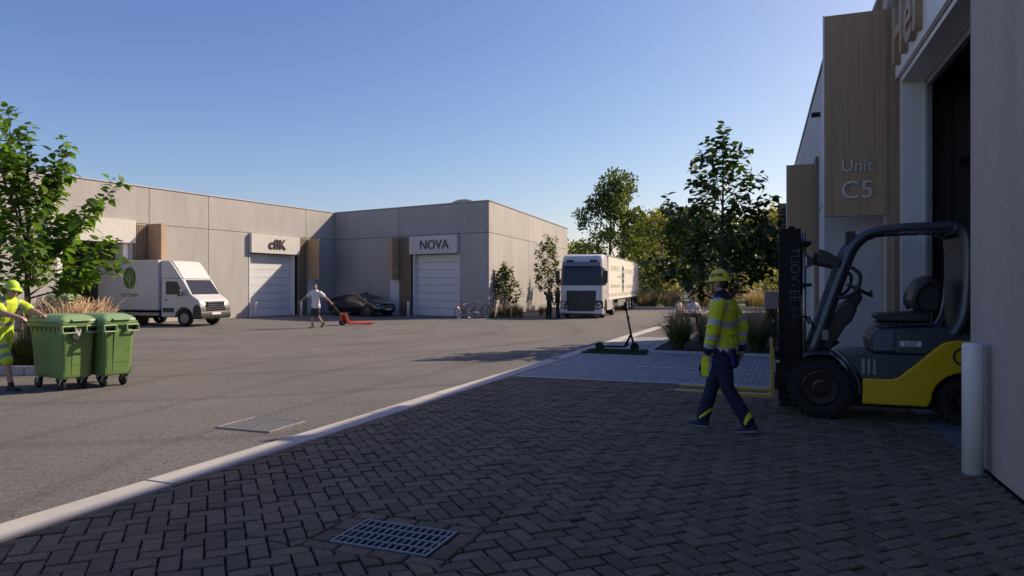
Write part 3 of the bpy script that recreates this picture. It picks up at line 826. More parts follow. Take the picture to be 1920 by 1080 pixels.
def leafy_tree(name, label, cat, loc, seed, height, trunk_r, shoots, leaf_s, m, nind=0, group=None, w=.98, spacing=.085, twig_len=.75, cluster=1, multi=0, lean=0, view=None):
    """shoots: list of (z0, azimuth, length, rise) primary branches; twigs along them carry the leaves"""
    r = random.Random(seed)
    t = thing(name, label, cat, loc, 0, group)
    wood = MB(); leaves = []
    def path(p, d, L, n, up, wob):
        pts = [p.copy()]; d = d.normalized()
        for k in range(n):
            d = (d + Vector((0, 0, up)) + rvec(r) * wob).normalized(); pts.append(pts[-1] + d * L / n)
        return pts
    def twig(p, d, L, rad):
        pts = path(p, d, L, 4, .10, .16)
        tb.tube(pts, [rad, rad * .8, rad * .6, rad * .45, rad * .3], 4)
        n = max(3, int(L / spacing)); 
        for k in range(n):
            f = (k + .6) / n; f = .12 + f * .88; i = min(3, int(f * 4)); q = pts[i].lerp(pts[i + 1], f * 4 - i)
            dd = (pts[i + 1] - pts[i]).normalized()
            for c in range(cluster):
                a = k * 2.4 + r.uniform(-.5, .5) + c * 2.1
                o = dd.orthogonal().normalized(); o = (Matrix.Rotation(a, 3, dd) @ o)
                ld = (o * .9 + dd * r.uniform(.1, .7) + Vector((0, 0, r.uniform(-.55, .12)))).normalized()
                up = (Vector((0, 0, 1)) + rvec(r) * .45).normalized()
                leaves.append((q + ld * .025 + rvec(r) * .01, ld, up, leaf_s * r.uniform(.65, 1.15)))
    nt = 8; tp = [Vector((0, 0, 0))]
    for k in range(nt): tp.append(tp[-1] + Vector((r.gauss(0, .02) + lean / nt, r.gauss(0, .02), 1)).normalized() * height * .93 / nt)
    wood.tube(tp, [trunk_r * (1 - .9 * k / nt) * (1.25 if k == 0 else 1) for k in range(nt + 1)], 8)
    wood.build('trunk', M_BARK, t, smooth=True)
    def at(z):
        f = max(0, min(.999, z / (height * .93))) * nt; i = int(f); return tp[i].lerp(tp[i + 1], f - i)
    tb = MB()
    for k in range(5): twig(at(height * (.80 + .03 * k)), Vector((r.gauss(0, .3), r.gauss(0, .3), 1)), twig_len * .8, trunk_r * .12)
    for (z0, az, L, rise) in shoots:
        b = MB(); p = at(z0); rad = trunk_r * (.15 + .35 * L / height)
        d = Vector((math.cos(az), math.sin(az), rise))
        pts = path(p, d, L, 7, .055, .09)
        b.tube(pts, [rad * (1 - .82 * k / 7) for k in range(8)], 6); b.build('branch', M_BARK, t, smooth=True)
        n = max(4, int(L / .17))
        for k in range(n):
            f = .22 + .78 * (k + .5) / n; i = min(6, int(f * 7)); q = pts[i].lerp(pts[i + 1], f * 7 - i)
            dd = (pts[i + 1] - pts[i]).normalized(); o = Matrix.Rotation(k * 2.4 + r.uniform(-.6, .6), 3, dd) @ dd.orthogonal().normalized()
            twig(q, dd * r.uniform(.5, 1.0) + o * .8 + Vector((0, 0, .25)), twig_len * r.uniform(.45, 1.0) * (1.15 - .6 * f), rad * .22)
    tb.build('twig', M_BARK, t)['kind'] = 'stuff'
    vw = Vector(view if view else (0, 0, 1.75)) - Vector(loc)
    leaves.sort(key=lambda q: (q[0] - vw).length - r.uniform(0, 1.2))
    lm = None
    if nind:
        lm = leaf_me('leaf', m, w)
        for (p, d, up, s) in leaves[:nind]:
            o = bpy.data.objects.new('leaf', lm); COL.objects.link(o); o.parent = t
            o.matrix_basis = leaf_matrix(p, d, up, s)
    cr = MB()
    lv = [(x, y * w, z) for x, y, z in LEAFV]
    for (p, d, up, s) in leaves[nind:]: cr.add(lv, LEAFF, leaf_matrix(p, d, up, s))
    cr.build('crown', m, t, smooth=True)['kind'] = 'stuff'
    return t

r0 = random.Random(77)
sh = []
for k in range(19):
    z = 1.15 + 2.5 * (k / 18) ** 1.1
    sh.append((z, k * 2.399 + .4, (1.95 - .95 * (k / 18)) * r0.uniform(.75, 1.15), .5 + .85 * k / 18))
# long upright leaders that make the ragged top
sh += [(2.2, .15, 2.6, 2.6), (2.0, .3, 2.5, 1.15), (2.5, -2.0, 3.1, 2.6), (1.7, -.3, 2.3, .62), (1.6, -.9, 2.0, .5), (2.4, 2.6, 3.1, 2.4), (1.45, .15, 2.0, .30)]
leafy_tree('broadleaf_tree', 'broadleaf tree with big glossy leaves behind the bin pusher', 'tree', (-9.95, 14.3, 0), 5, 5.0, .075, sh, .19, M_LEAF, 280, spacing=.075, twig_len=.6, cluster=2)
r0 = random.Random(5)
sh = []
for k in range(26):
    f = k / 25
    z = 1.0 + 4.3 * f
    L = (2.1 * (1 - f) ** .7 + .4) * r0.uniform(.78, 1.1)
    sh.append((z, k * 2.399 + 1.0, L, .42 + .5 * f))
sh += [(1.3, -.15, 2.2, .6), (1.6, PI + .2, 2.8, .95), (2.2, PI - .2, 2.5, 1.2), (1.8, -.6, 1.9, .9), (1.2, PI - .4, 2.4, .45), (2.0, -1.4, 1.7, .7)]
leafy_tree('broadleaf_tree', 'pointed dark broadleaf tree in the bed beyond the forklift worker', 'tree', (6.0, 19.75, 0), 21, 6.3, .085, sh, .225, M_LEAF_SHADE, 280, spacing=.15, twig_len=.78, cluster=2)
r0 = random.Random(15)
sh = [(1.6 + 1.6 * k / 9, k * 2.399 + 2.9, 1.5 * r0.uniform(.7, 1.1), .6) for k in range(10)]
leafy_tree('broadleaf_tree', 'small broadleaf tree reaching out beside the rear blade sign', 'tree', (8.0, 20.2, 0), 37, 3.9, .05, sh, .20, M_LEAF_SHADE, 0, spacing=.1, twig_len=.6, cluster=2)
# small trees by the corner hall
def sapling(loc, seed, h, spread, label):
    r1 = random.Random(seed)
    s_ = [(h * (.16 + .6 * k / 13), k * 2.399 + r1.uniform(-.3, .3), spread * (1.05 - .5 * k / 13) * r1.uniform(.8, 1.15), .95 + .4 * k / 13) for k in range(14)]
    leafy_tree('sapling', label, 'tree', loc, seed, h, .035, s_, .23, M_LEAF_S, 0, 'young trees beside the corner hall', .8, .075, .55, 2)
sapling((-.43, 37.0, 0), 3, 2.7, 1.15, 'short young tree against the sunlit side wall of the NOVA hall')
sapling((2.05, 39.6, 0), 9, 4.6, 1.5, 'taller young tree behind the two dark clad people')
sapling((4.75, 45.5, 0), 13, 4.7, 1.4, 'young tree half hidden by the cab of the articulated truck')

# --- clump foliage for the far trees
def clump_tree(name, label, loc, seed, lobes, trunks, m, dens, ls, cat='tree', group=None, flat=.0, quad=True):
    """lobes: (x,y,z,rx,ry,rz); leaves sit in small sprays through the outer part of each lobe"""
    r = random.Random(seed); t = thing(name, label, cat, loc, 0, group)
    for pts, rad in trunks:
        MB().tube(pts, [rad * (1 - .75 * k / (len(pts) - 1)) for k in range(len(pts))], 7).build('trunk' if rad > .09 else 'branch', M_BARK, t, smooth=True)
    cr = MB(); tw = MB()
    for (x, y, z, a, b, c) in lobes:
        n = int(dens * (a * b + a * c + b * c) / 3)
        for k in range(n):
            d = rvec(r); f = r.uniform(.45, 1.0) ** .6 * r.uniform(.85, 1.12)
            p = Vector((x + d.x * a * f, y + d.y * b * f, z + d.z * c * f))
            for q in range(7):
                pp = p + rvec(r) * ls * r.uniform(.3, 1.9); ld = (d + rvec(r) * .9 + Vector((0, 0, .25))).normalized()
                M = leaf_matrix(pp, ld, rvec(r), ls * r.uniform(.6, 1.2))
                cr.add([(0, -.16, 0), (.5, -.30, .04), (1, 0, -.05), (.5, .30, .04), (0, .16, 0)] if quad else [(0, -.07, 0), (1.1, -.05, 0), (1.1, .05, 0), (0, .07, 0)], [(0, 1, 2, 3, 4)] if quad else [(0, 1, 2, 3)], M)
    cr.build('crown', m, t)['kind'] = 'stuff'
    return t
# the tall airy pine behind the truck
r1 = random.Random(41); lob = []; tk = []
px, py = 9.6, 66.0
for q in range(40):
    z = r1.uniform(4.3, 11.4); f = (z - 4.3) / 7.1
    rr_ = 3.7 * (1 - f) ** .55 + .5; a = q * 2.399; d_ = rr_ * r1.uniform(.3, .98)
    s_ = r1.uniform(.55, 1.0) * (1.15 - .35 * f)
    lob.append((math.cos(a) * d_, math.sin(a) * d_, z, s_ * 1.3, s_ * 1.3, s_ * .55))
    if q % 2 == 0: tk.append(([(.1, 0, max(2.4, z - 1.8)), (math.cos(a) * d_ * .5, math.sin(a) * d_ * .5, z - .7), (math.cos(a) * d_, math.sin(a) * d_, z)], .06))
lob += [(4.4, 0, 8.2, .6, .6, .8), (4.9, 0, 7.0, .5, .6, .7), (3.8, 0, 6.2, .8, .8, .7), (.2, 0, 11.9, 1.3, 1.2, .5), (1.2, 0, 11.5, 1.0, 1, .5)]
tk += [([(-.2, 0, 0), (-.3, 0, 4), (-.2, 0, 8), (0, 0, 11.5)], .18), ([(.9, .3, 0), (1.0, .3, 4), (1.2, .2, 7), (1.6, 0, 10)], .16), ([(3.2, 0, 4.5), (4.2, 0, 6.4), (4.7, 0, 8.4)], .05)]
clump_tree('pine_tree', 'tall airy pine with two bare trunks rising behind the truck', (px, py, 0), 41, lob, tk, M_PINE, 46, .30, quad=True)
# round tree and shrubs right of the truck
def round_tree(loc, seed, h, rad, label, m, dens=22, ls=.34, trunk=.16, nl=20, name='round_tree', group=None, base=.3):
    r = random.Random(seed); L = []; T = [([(0, 0, 0), (.05, 0, h * .3), (0, 0, h * .6)], trunk)]
    for k in range(nl):
        a = k * 2.399; z = h * r.uniform(base + .08, .92); f = math.sin(PI * min(1, max(0, (z / h - base + .14) / (1.14 - base)))) ** .6
        d = rad * f * r.uniform(.3, .85); s = rad * r.uniform(.26, .42)
        L.append((math.cos(a) * d, math.sin(a) * d, z, s, s, s * .8))
        if k % 4 == 0: T.append(([(0, 0, h * .22), (math.cos(a) * d * .5, math.sin(a) * d * .5, z * .7), (math.cos(a) * d, math.sin(a) * d, z)], trunk * .35))
    return clump_tree(name, label, loc, seed, L, T, m, dens, ls, group=group)
round_tree((14.6, 54, 0), 51, 7.5, 3.5, 'dark round tree with forked trunk between truck and pointed tree', M_LEAF_SHADE, 26, .32, nl=24)
G2 = 'trees far behind the yard'
round_tree((14.8, 74, 0), 52, 9.0, 3.4, 'pale yellow green tree just right of the tall pine', M_FAR2, 24, .42, group=G2)
round_tree((19.0, 82, 0), 53, 10.2, 3.8, 'pale tree behind the round dark one', M_FAR2, 20, .5, group=G2)
round_tree((25.5, 70, 0), 54, 8.8, 4.2, 'yellowish broad tree behind the pointed broadleaf tree', M_FAR2, 20, .45, group=G2)
round_tree((31, 76, 0), 55, 9.5, 4.6, 'green broad tree at the end of the service road', M_FAR1, 20, .5, group=G2)
round_tree((4.2, 88, 0), 56, 7.4, 3.2, 'low distant tree seen over the truck cab', M_FAR1, 18, .5, group=G2)
round_tree((7.6, 92, 0), 57, 7.0, 2.6, 'small distant tree between cab roof and pine', M_FAR2, 18, .5, group=G2)
round_tree((23, 100, 0), 58, 12, 5.5, 'tall far tree closing the view right of the pine', M_FAR1, 16, .6, group=G2)
round_tree((38, 95, 0), 59, 12, 6, 'big far tree beyond the low wing', M_FAR1, 16, .6, group=G2)
G3 = 'shrubs along the far kerb'
sh_l = ['dark', 'olive', 'pale', 'mid green', 'yellow green', 'dull green', 'grey green']
for k, (x, y, h, w_, m_, lb) in enumerate(((10.6, 55, 3.0, 1.9, M_FAR1, 'dark rounded shrub right behind the trailer tail'), (13.0, 60, 3.8, 2.6, M_FAR2, 'pale tall shrub under the round dark tree'), (16.2, 56, 3.0, 2.2, M_FAR1, 'green shrub right of the forked trunk'), (18.6, 60, 3.6, 2.6, M_FAR2, 'yellow green shrub behind the small seating corner'), (21.5, 55, 3.2, 2.4, M_FAR2, 'sunlit yellow shrub seen past the worker helmet'), (24.5, 58, 4.0, 2.8, M_FAR1, 'green shrub seen under the pointed tree'))):
    round_tree((x, y, 0), 70 + k, h, w_, lb, m_, 26, .3, .06, 12, 'shrub', G3, .1)
wood_ = MB(); r = random.Random(9)
for k in range(5200):
    x = r.uniform(-60, 120); y = r.uniform(125, 160); hh = 5.5 + 3 * noise.noise(Vector((x * .06, 3, 0))) + 1.6 * noise.noise(Vector((x * .3, 7, 0)))
    p = Vector((x, y, r.uniform(.2, 1) ** .6 * hh)); M = leaf_matrix(p, rvec(r), rvec(r), r.uniform(1.0, 2.0))
    wood_.add([(0, -.3, 0), (.5, -.5, .1), (1, 0, -.1), (.5, .5, .1), (0, .3, 0)], [(0, 1, 2, 3, 4)], M)
wood_ = wood_.build('far_woods', M_FAR1); tag(wood_, 'low dark belt of far woods on the horizon', None, None, 'stuff')

# --- grasses
def tuft_meshes(seed, n, h, spread, m_g, m_s, n_s, wid=.012):
    r = random.Random(seed); g = MB(); s = MB()
    def bl(mb, L, out, w):
        a = r.uniform(0, 2 * PI); b0 = Vector((math.cos(a), math.sin(a), 0)) * r.uniform(0, .12); d = Vector((math.cos(a), math.sin(a), 0)); side = Vector((-d.y, d.x, 0))
        vs = []
        for k in range(5):
            f = k / 4; p = b0 + d * out * f ** 1.7 + Vector((0, 0, L * (f - .32 * out / max(L, .1) * f ** 2.2)))
            ww = w * (1 - f * .92) * (1 if k else .7); vs += [p - side * ww, p + side * ww]
        mb.add(vs, [(2 * k, 2 * k + 1, 2 * k + 3, 2 * k + 2) for k in range(4)])
        return b0, d
    for k in range(n): bl(g, h * r.uniform(.55, 1.0), spread * r.uniform(.1, 1), wid)
    for k in range(n_s): bl(s, h * r.uniform(.9, 1.35), spread * r.uniform(.1, .75), wid * .8)
    return g.mesh('blades', m_g), s.mesh('seed_stalks', m_s)
def grass(loc, label, meshes, group, sc=1.0, rz=0):
    t = thing('ornamental_grass', label, 'grass tuft', loc, rz, group)
    for nm, me in zip(('blades', 'seed_stalks'), meshes):
        o = place(nm, me, t); o['kind'] = 'stuff'; o.scale = (sc,) * 3
    return t
M_GRASS_Y = mat_leaf('grass_yellow_green', (.17, .165, .06), .4, .35, .6)
TA = tuft_meshes(1, 150, .62, .45, M_GRASS_Y, M_STRAW, 170)
TB = tuft_meshes(2, 260, .95, .75, M_GRASS, M_STRAW, 60)
TC = tuft_meshes(3, 240, .85, .65, M_GRASS, M_GRASS, 40)
GW = 'straw grass tufts along the corner hall'
for k, (x, y, s_) in enumerate(((-1.0, 36.2, .8), (-.55, 36.3, 1.0), (-.2, 36.5, 1.05), (.15, 36.7, 1.15), (.45, 36.9, .9), (2.0, 39.0, .9), (1.65, 39.4, .8))):
    grass((x, y, 0), ('straw coloured grass tuft at the foot of the short young tree' if k < 5 else 'grass tuft behind the two dark clad people'), TA, GW if k < 5 else 'grass tufts behind the dark clad people', s_ * 1.0, k * 1.3)
GB = 'dark green grass tufts in the planting bed'
for k, (x, y, s_) in enumerate(((4.55, 18.9, 1.15), (5.2, 18.5, 1.0), (4.7, 20.0, 1.2), (5.5, 19.4, 1.1), (6.4, 18.1, 1.15), (7.1, 17.9, 1.1), (7.6, 18.6, 1.2), (6.8, 19.0, 1.2), (5.3, 21.3, 1.2), (6.0, 21.5, 1.2), (7.2, 20.6, 1.2), (8.2, 19.6, 1.1))):
    grass((x, y, 0), 'arching dark green grass tuft in the shaded bed', TB, GB, s_ * .95, k * 2.1)
GF = 'straw grasses along the far kerb'
for k in range(26):
    x = 9.3 + k * .62; y = 50.2 - .12 * k + (k % 3) * .9
    grass((x, y, 0), 'straw coloured grass tuft in the row along the far kerb', TA, GF, 1.75 + .3 * ((k * 7) % 5) / 5, k * 1.7)
# plume grasses behind the bins
def plume(loc, seed, label, n=60, h=1.30):
    r = random.Random(seed); t = thing('plume_grass', label, 'grass tuft', loc, 0, 'pale plume grasses behind the green bins')
    st = MB(); pl = MB()
    for k in range(n):
        a = r.uniform(0, 2 * PI); o = r.uniform(.05, .52); L = h * r.uniform(.75, 1.1); d = Vector((math.cos(a), math.sin(a), 0))
        pts = [d * .06, d * (.06 + o * .35) + Vector((0, 0, L * .5)), d * (.06 + o * .75) + Vector((0, 0, L * .86)), d * (.06 + o * 1.1) + Vector((0, 0, L))]
        st.tube(pts, .004, 3)
        q = [pts[1].lerp(pts[2], .55), pts[2], pts[2].lerp(pts[3], .6), pts[3] + d * .05]
        pl.tube(q, [.004, .013, .010, .002], 5)
    st.build('stalks', M_STRAW, t)['kind'] = 'stuff'; pl.build('plumes', M_PLUME, t)['kind'] = 'stuff'
    b = place('blades', TC[0], t); b['kind'] = 'stuff'; b.scale = (.8, .8, .75)
for k, (x, y) in enumerate(((-9.35, 14.0), (-8.95, 14.1), (-8.72, 14.6), (-9.65, 13.8), (-8.75, 13.75), (-9.15, 14.8))):
    plume((x, y, .1), 60 + k, ('pale plume grass behind the left green bin', 'pale plume grass between the green bins', 'pale plume grass behind the right green bin', 'pale plume grass beside the bin pusher', 'pale plume grass in the rear row right', 'pale plume grass in the rear row left')[k])
for k, (x, y) in enumerate(((-9.75, 13.75), (-10.3, 13.9), (-10.9, 14.2))):
    grass((x, y, .1), 'green arching grass tuft at the planter edge by the bin pusher', TC, 'green grass tufts at the left planter', .95, k)
# left planter with pale kerb
pl = thing('planter_bed', 'raised planter with pale concrete kerb behind the bins', 'planter', (-10.1, 13.35, 0), 0)
MB().bx(-3.8, 1.6, .12, 1.9, -.02, .1).build('soil', M_SOIL, pl)
kme = MB().bx(-.445, .445, 0, .13, -.03, .17).mesh('kerb_stone', M_KERB, True)
for k in range(6): place('kerb_stone', kme, pl, (-3.35 + .9 * k, 0, 0), None, .01, 1)
kme2 = MB().bx(0, .13, .14, 1.9, -.03, .17).mesh('kerb_stone_long', M_KERB, True); place('kerb_stone', kme2, pl, (1.47, 0, 0), None, .01, 1)
# far kerb across the end of the yard
fk = MB(); fk.prism([(0, -.06), (.2, -.06), (.2, .14), (.17, .17), (.0, .17)], 0, 24, M=Matrix.Translation((6.6, 49.35, 0)) @ Matrix.Rotation(R(-97), 4, 'Z'))
fk = fk.build('far_kerb', M_KERB); fk['kind'] = 'structure'
# ------------------------------------------------------------------ people
def skin_mesh(build, voxel, smooth=4, it=.5):
    mb = MB(); build(mb)
    me = mb.mesh('tmp'); o = bpy.data.objects.new('tmp', me); COL.objects.link(o)
    m = o.modifiers.new('r', 'REMESH'); m.mode = 'VOXEL'; m.voxel_size = voxel; m.use_smooth_shade = True
    if smooth:
        q = o.modifiers.new('s', 'SMOOTH'); q.iterations = smooth; q.factor = it
    dg = bpy.context.evaluated_depsgraph_get(); dg.update()
    out = bpy.data.meshes.new_from_object(o.evaluated_get(dg))
    bpy.data.objects.remove(o); bpy.data.meshes.remove(me)
    out.polygons.foreach_set('use_smooth', [True] * len(out.polygons))
    return out
def paint(me, mats, fn):
    me.materials.clear()
    for m in mats: me.materials.append(m)
    me.polygons.foreach_set('material_index', [fn(p.center) for p in me.polygons])
    me.update(); return me
def rotz(v, a): c, s = math.cos(a), math.sin(a); return Vector((v[0] * c - v[1] * s, v[0] * s + v[1] * c, v[2]))

M_SKIN = mat('skin', (.42, .25, .17), .55, 0, .06, 20)
M_SKIN_D = mat('skin_tan', (.30, .175, .12), .55, 0, .06, 20)
M_HAIR = mat('hair_dark', (.018, .013, .010), .6, 0, .3, 60)
M_HIVIS_Y = mat('hivis_yellow', (.62, .66, .03), .75, 0, .08, 8, .6, 14)
M_HIVIS_G = mat('hivis_lime', (.50, .66, .05), .75, 0, .08, 8, .6, 14)
M_REFL = mat('reflective_tape', (.42, .42, .44), .4, .1, .06)
M_REFL_D = mat('reflective_tape_grey', (.22, .235, .22), .5, .1, .06)
M_NAVY = mat('navy_cloth', (.006, .010, .042), .8, 0, .2, 8, .6, 14)
M_NAVY_B = mat('royal_cloth', (.007, .022, .10), .8, 0, .2, 8, .5, 14)
M_WHITE_C = mat('white_cotton', (.68, .64, .62), .85, 0, .05, 8, .5, 12)
M_GREY_C = mat('dark_grey_cloth', (.045, .045, .048), .85, 0, .2, 8, .5, 14)
M_BLACK_C = mat('black_cloth', (.014, .014, .015), .85, 0, .2, 8, .5, 14)
M_SHOE = mat('shoe_black', (.016, .016, .018), .6)
M_SHOE_N = mat('shoe_navy', (.012, .014, .055), .6)
M_SOLE = mat('sole_grey', (.16, .16, .17), .7)
M_EYE = mat('eye', (.02, .015, .012), .2)
M_HELM_Y = mat('helmet_yellow', (.72, .58, .05), .35, 0, .04)
M_HELM_G = mat('cap_lime', (.42, .66, .05), .5, 0, .05)

def hand(mb, w, d, n, curl=.5, side=1, k=1.0):
    """w wrist, d direction to the knuckles, n palm normal, fingers curl towards n"""
    w = Vector(w); d = Vector(d).normalized(); n = Vector(n); n = (n - d * n.dot(d)).normalized(); t = d.cross(n) * side
    pc = w + d * .05 * k
    mb.cap(w, w + d * .05 * k, .025 * k, .030 * k, 8)
    for q in range(4):
        off = (q - 1.5) * .0205 * k; L = (.068, .078, .073, .056)[q] * k
        a = w + d * .055 * k + t * off; mb.cap(w + d * .02 * k + t * off * .7, a + d * .035 * k, .0135 * k, .0115 * k, 7)
        b0 = a + d * .035 * k; d1 = (d * math.cos(curl * .8) + n * math.sin(curl * .8)); b1 = b0 + d1 * L * .52
        d2 = (d * math.cos(curl * 1.9) + n * math.sin(curl * 1.9)); b2 = b1 + d2 * L * .45
        mb.cap(b0, b1, .0112 * k, .010 * k, 7); mb.cap(b1, b2, .010 * k, .0085 * k, 7)
    a = w + d * .02 * k + t * -.026 * k; b = a + (d * .6 - t * .75 + n * .3).normalized() * .04 * k; c = b + (d * .8 + n * .6 - t * .1).normalized() * .032 * k
    mb.cap(w + d * .012 * k, b, .017 * k, .0125 * k, 7); mb.cap(b, c, .012 * k, .0095 * k, 7)

def head(mb, c, yaw, pitch=0, k=1.0):
    c = Vector(c); M = Matrix.Translation(c) @ Matrix.Rotation(yaw, 4, 'Z') @ Matrix.Rotation(pitch, 4, 'Y')
    mb.ell((-.012 * k, 0, .035 * k), (.098 * k, .077 * k, .092 * k), M=M)
    mb.ell((.030 * k, 0, -.035 * k), (.064 * k, .060 * k, .082 * k), M=M)
    mb.ell((.055 * k, 0, -.092 * k), (.030 * k, .034 * k, .026 * k), 10, 7, M=M)
    mb.add(*nose(k), M)
    mb.ell((.083 * k, 0, -.062 * k), (.014 * k, .024 * k, .010 * k), 8, 6, M=M)
    mb.ell((.078 * k, 0, .018 * k), (.016 * k, .052 * k, .013 * k), 8, 6, M=M)
    for s in (-1, 1): mb.ell((-.005 * k, s * .076 * k, -.012 * k), (.020 * k, .012 * k, .033 * k), 8, 6, M=M)
    return M
def nose(k):
    vs = [(.075 * k, -.012 * k, .012 * k), (.075 * k, .012 * k, .012 * k), (.112 * k, -.013 * k, -.035 * k), (.112 * k, .013 * k, -.035 * k), (.07 * k, -.02 * k, -.042 * k), (.07 * k, .02 * k, -.042 * k), (.05 * k, -.01 * k, 0), (.05 * k, .01 * k, 0)]
    return vs, [(0, 1, 3, 2), (2, 3, 5, 4), (0, 2, 4, 6), (1, 7, 5, 3), (6, 7, 1, 0), (4, 5, 7, 6)]

def limb(mb, pts, rad, n=12):
    for i in range(len(pts) - 1): mb.cap(pts[i], pts[i + 1], rad[i], rad[i + 1], n)

def torso(mb, pel, ch, nk, yaw_p, yaw_c, w=1.0, hem=None):
    """pelvis, chest, neck-base points; elliptical stack"""
    pel, ch, nk = Vector(pel), Vector(ch), Vector(nk)
    secs = [(0, .165, .115), (.18, .16, .112), (.42, .15, .105), (.65, .165, .118), (.85, .185, .122), (.97, .17, .105), (1.06, .10, .075)]
    fine = []
    for (f0, a0, b0), (f1, a1, b1) in zip(secs, secs[1:]):
        for q in range(4):
            t = q / 4; fine.append((f0 + (f1 - f0) * t, a0 + (a1 - a0) * t, b0 + (b1 - b0) * t))
    for f, wy, wx in fine + secs[-1:]:
        p = pel.lerp(ch, min(1, f / .85)) if f <= .85 else ch.lerp(nk, (f - .85) / .21)
        yaw = yaw_p + (yaw_c - yaw_p) * min(1, f)
        M = Matrix.Translation(p) @ Matrix.Rotation(yaw, 4, 'Z')
        mb.ell((0, 0, 0), (wx * w, wy * w, .10), 14, 8, M)

def shoe(root, ank, toe, pitch, m, sole, k=1.0, name='shoe'):
    """ank point, toe yaw direction angle, pitch nose-down"""
    def f(mb):
        M = Matrix.Translation(ank) @ Matrix.Rotation(toe, 4, 'Z') @ Matrix.Rotation(pitch, 4, 'Y')
        mb.ell((-.03 * k, 0, -.035 * k), (.058 * k, .043 * k, .050 * k), 12, 8, M)
        mb.ell((.055 * k, 0, -.050 * k), (.085 * k, .046 * k, .036 * k), 12, 8, M)
        mb.ell((.12 * k, 0, -.056 * k), (.065 * k, .048 * k, .028 * k), 12, 8, M)
        mb.cap((-.01 * k, 0, .03 * k), (-.012 * k, 0, -.03 * k), .046 * k, .05 * k, 10, M)
    me = skin_mesh(f, .009, 3); me.materials.clear(); me.materials.append(m)
    o = place(name, me, root)
    M = Matrix.Translation(ank) @ Matrix.Rotation(toe, 4, 'Z') @ Matrix.Rotation(pitch, 4, 'Y')
    ol = [(-.09, -.022), (-.075, -.042), (0, -.044), (.10, -.05), (.165, -.04), (.187, 0), (.165, .04), (.10, .05), (0, .044), (-.075, .042), (-.09, .022)]
    MB(M).prism([(x * k, y * k) for x, y in ol], -.088 * k, -.066 * k, axis='z').build('sole', sole, o)
    return o

def eyes(root_part, M, k=1.0):
    e = MB(M)
    for s in (-1, 1): e.ell((.079 * k, s * .031 * k, .0 * k), (.010 * k, .013 * k, .008 * k), 8, 6)
    e.build('eyes', M_EYE, root_part, smooth=True)['kind'] = 'stuff'

def hair_cap(root, M, m, k=1.0, low=-.05):
    """short hair: shell over crown and back of head"""
    def f(mb):
        mb.ell((-.022 * k, 0, .048 * k), (.100 * k, .082 * k, .090 * k), M=M)
        mb.ell((-.055 * k, 0, .0), (.058 * k, .074 * k, .070 * k), M=M)
    me = skin_mesh(f, .008, 2); me.materials.clear(); me.materials.append(m)
    return place('hair', me, root)

def hard_hat(root, M, m, k=1.0, brim=1.0, txt=None, peak=.10):
    h = MB(M)
    seg = 28; prof = []
    for j in range(9):
        a = PI / 2 * j / 8; prof.append((math.cos(a) , math.sin(a)))
    vs = []; fs = []
    base = .035 * k
    ring = [(1.10, -.010), (1.08, .000), (1.0, .006)] + [(max(c, .001), .006 + s * .128) for c, s in prof]
    for rr_, z in ring:
        for q in range(seg):
            a = 2 * PI * q / seg; ex = rr_
            x = math.cos(a) * .122 * k * rr_; y = math.sin(a) * .100 * k * rr_
            if rr_ > 1.05 and math.cos(a) > 0: x += math.cos(a) ** 2 * peak * .45 * k * (rr_ - 1) / .10
            if rr_ > 1.05 and math.cos(a) <= 0: x *= .93; y *= .95
            zz = z * k + base - (.012 * k * max(0, math.cos(a)) if rr_ > 1.1 else 0)
            vs.append((x - .010 * k, y, zz))
    for j in range(len(ring) - 1):
        for q in range(seg): fs.append((j * seg + q, j * seg + (q + 1) % seg, (j + 1) * seg + (q + 1) % seg, (j + 1) * seg + q))
    h.add(vs, fs); o = h.build('helmet', m, root, smooth=True)
    sol = o.modifiers.new('t', 'SOLIDIFY'); sol.thickness = .004
    return o
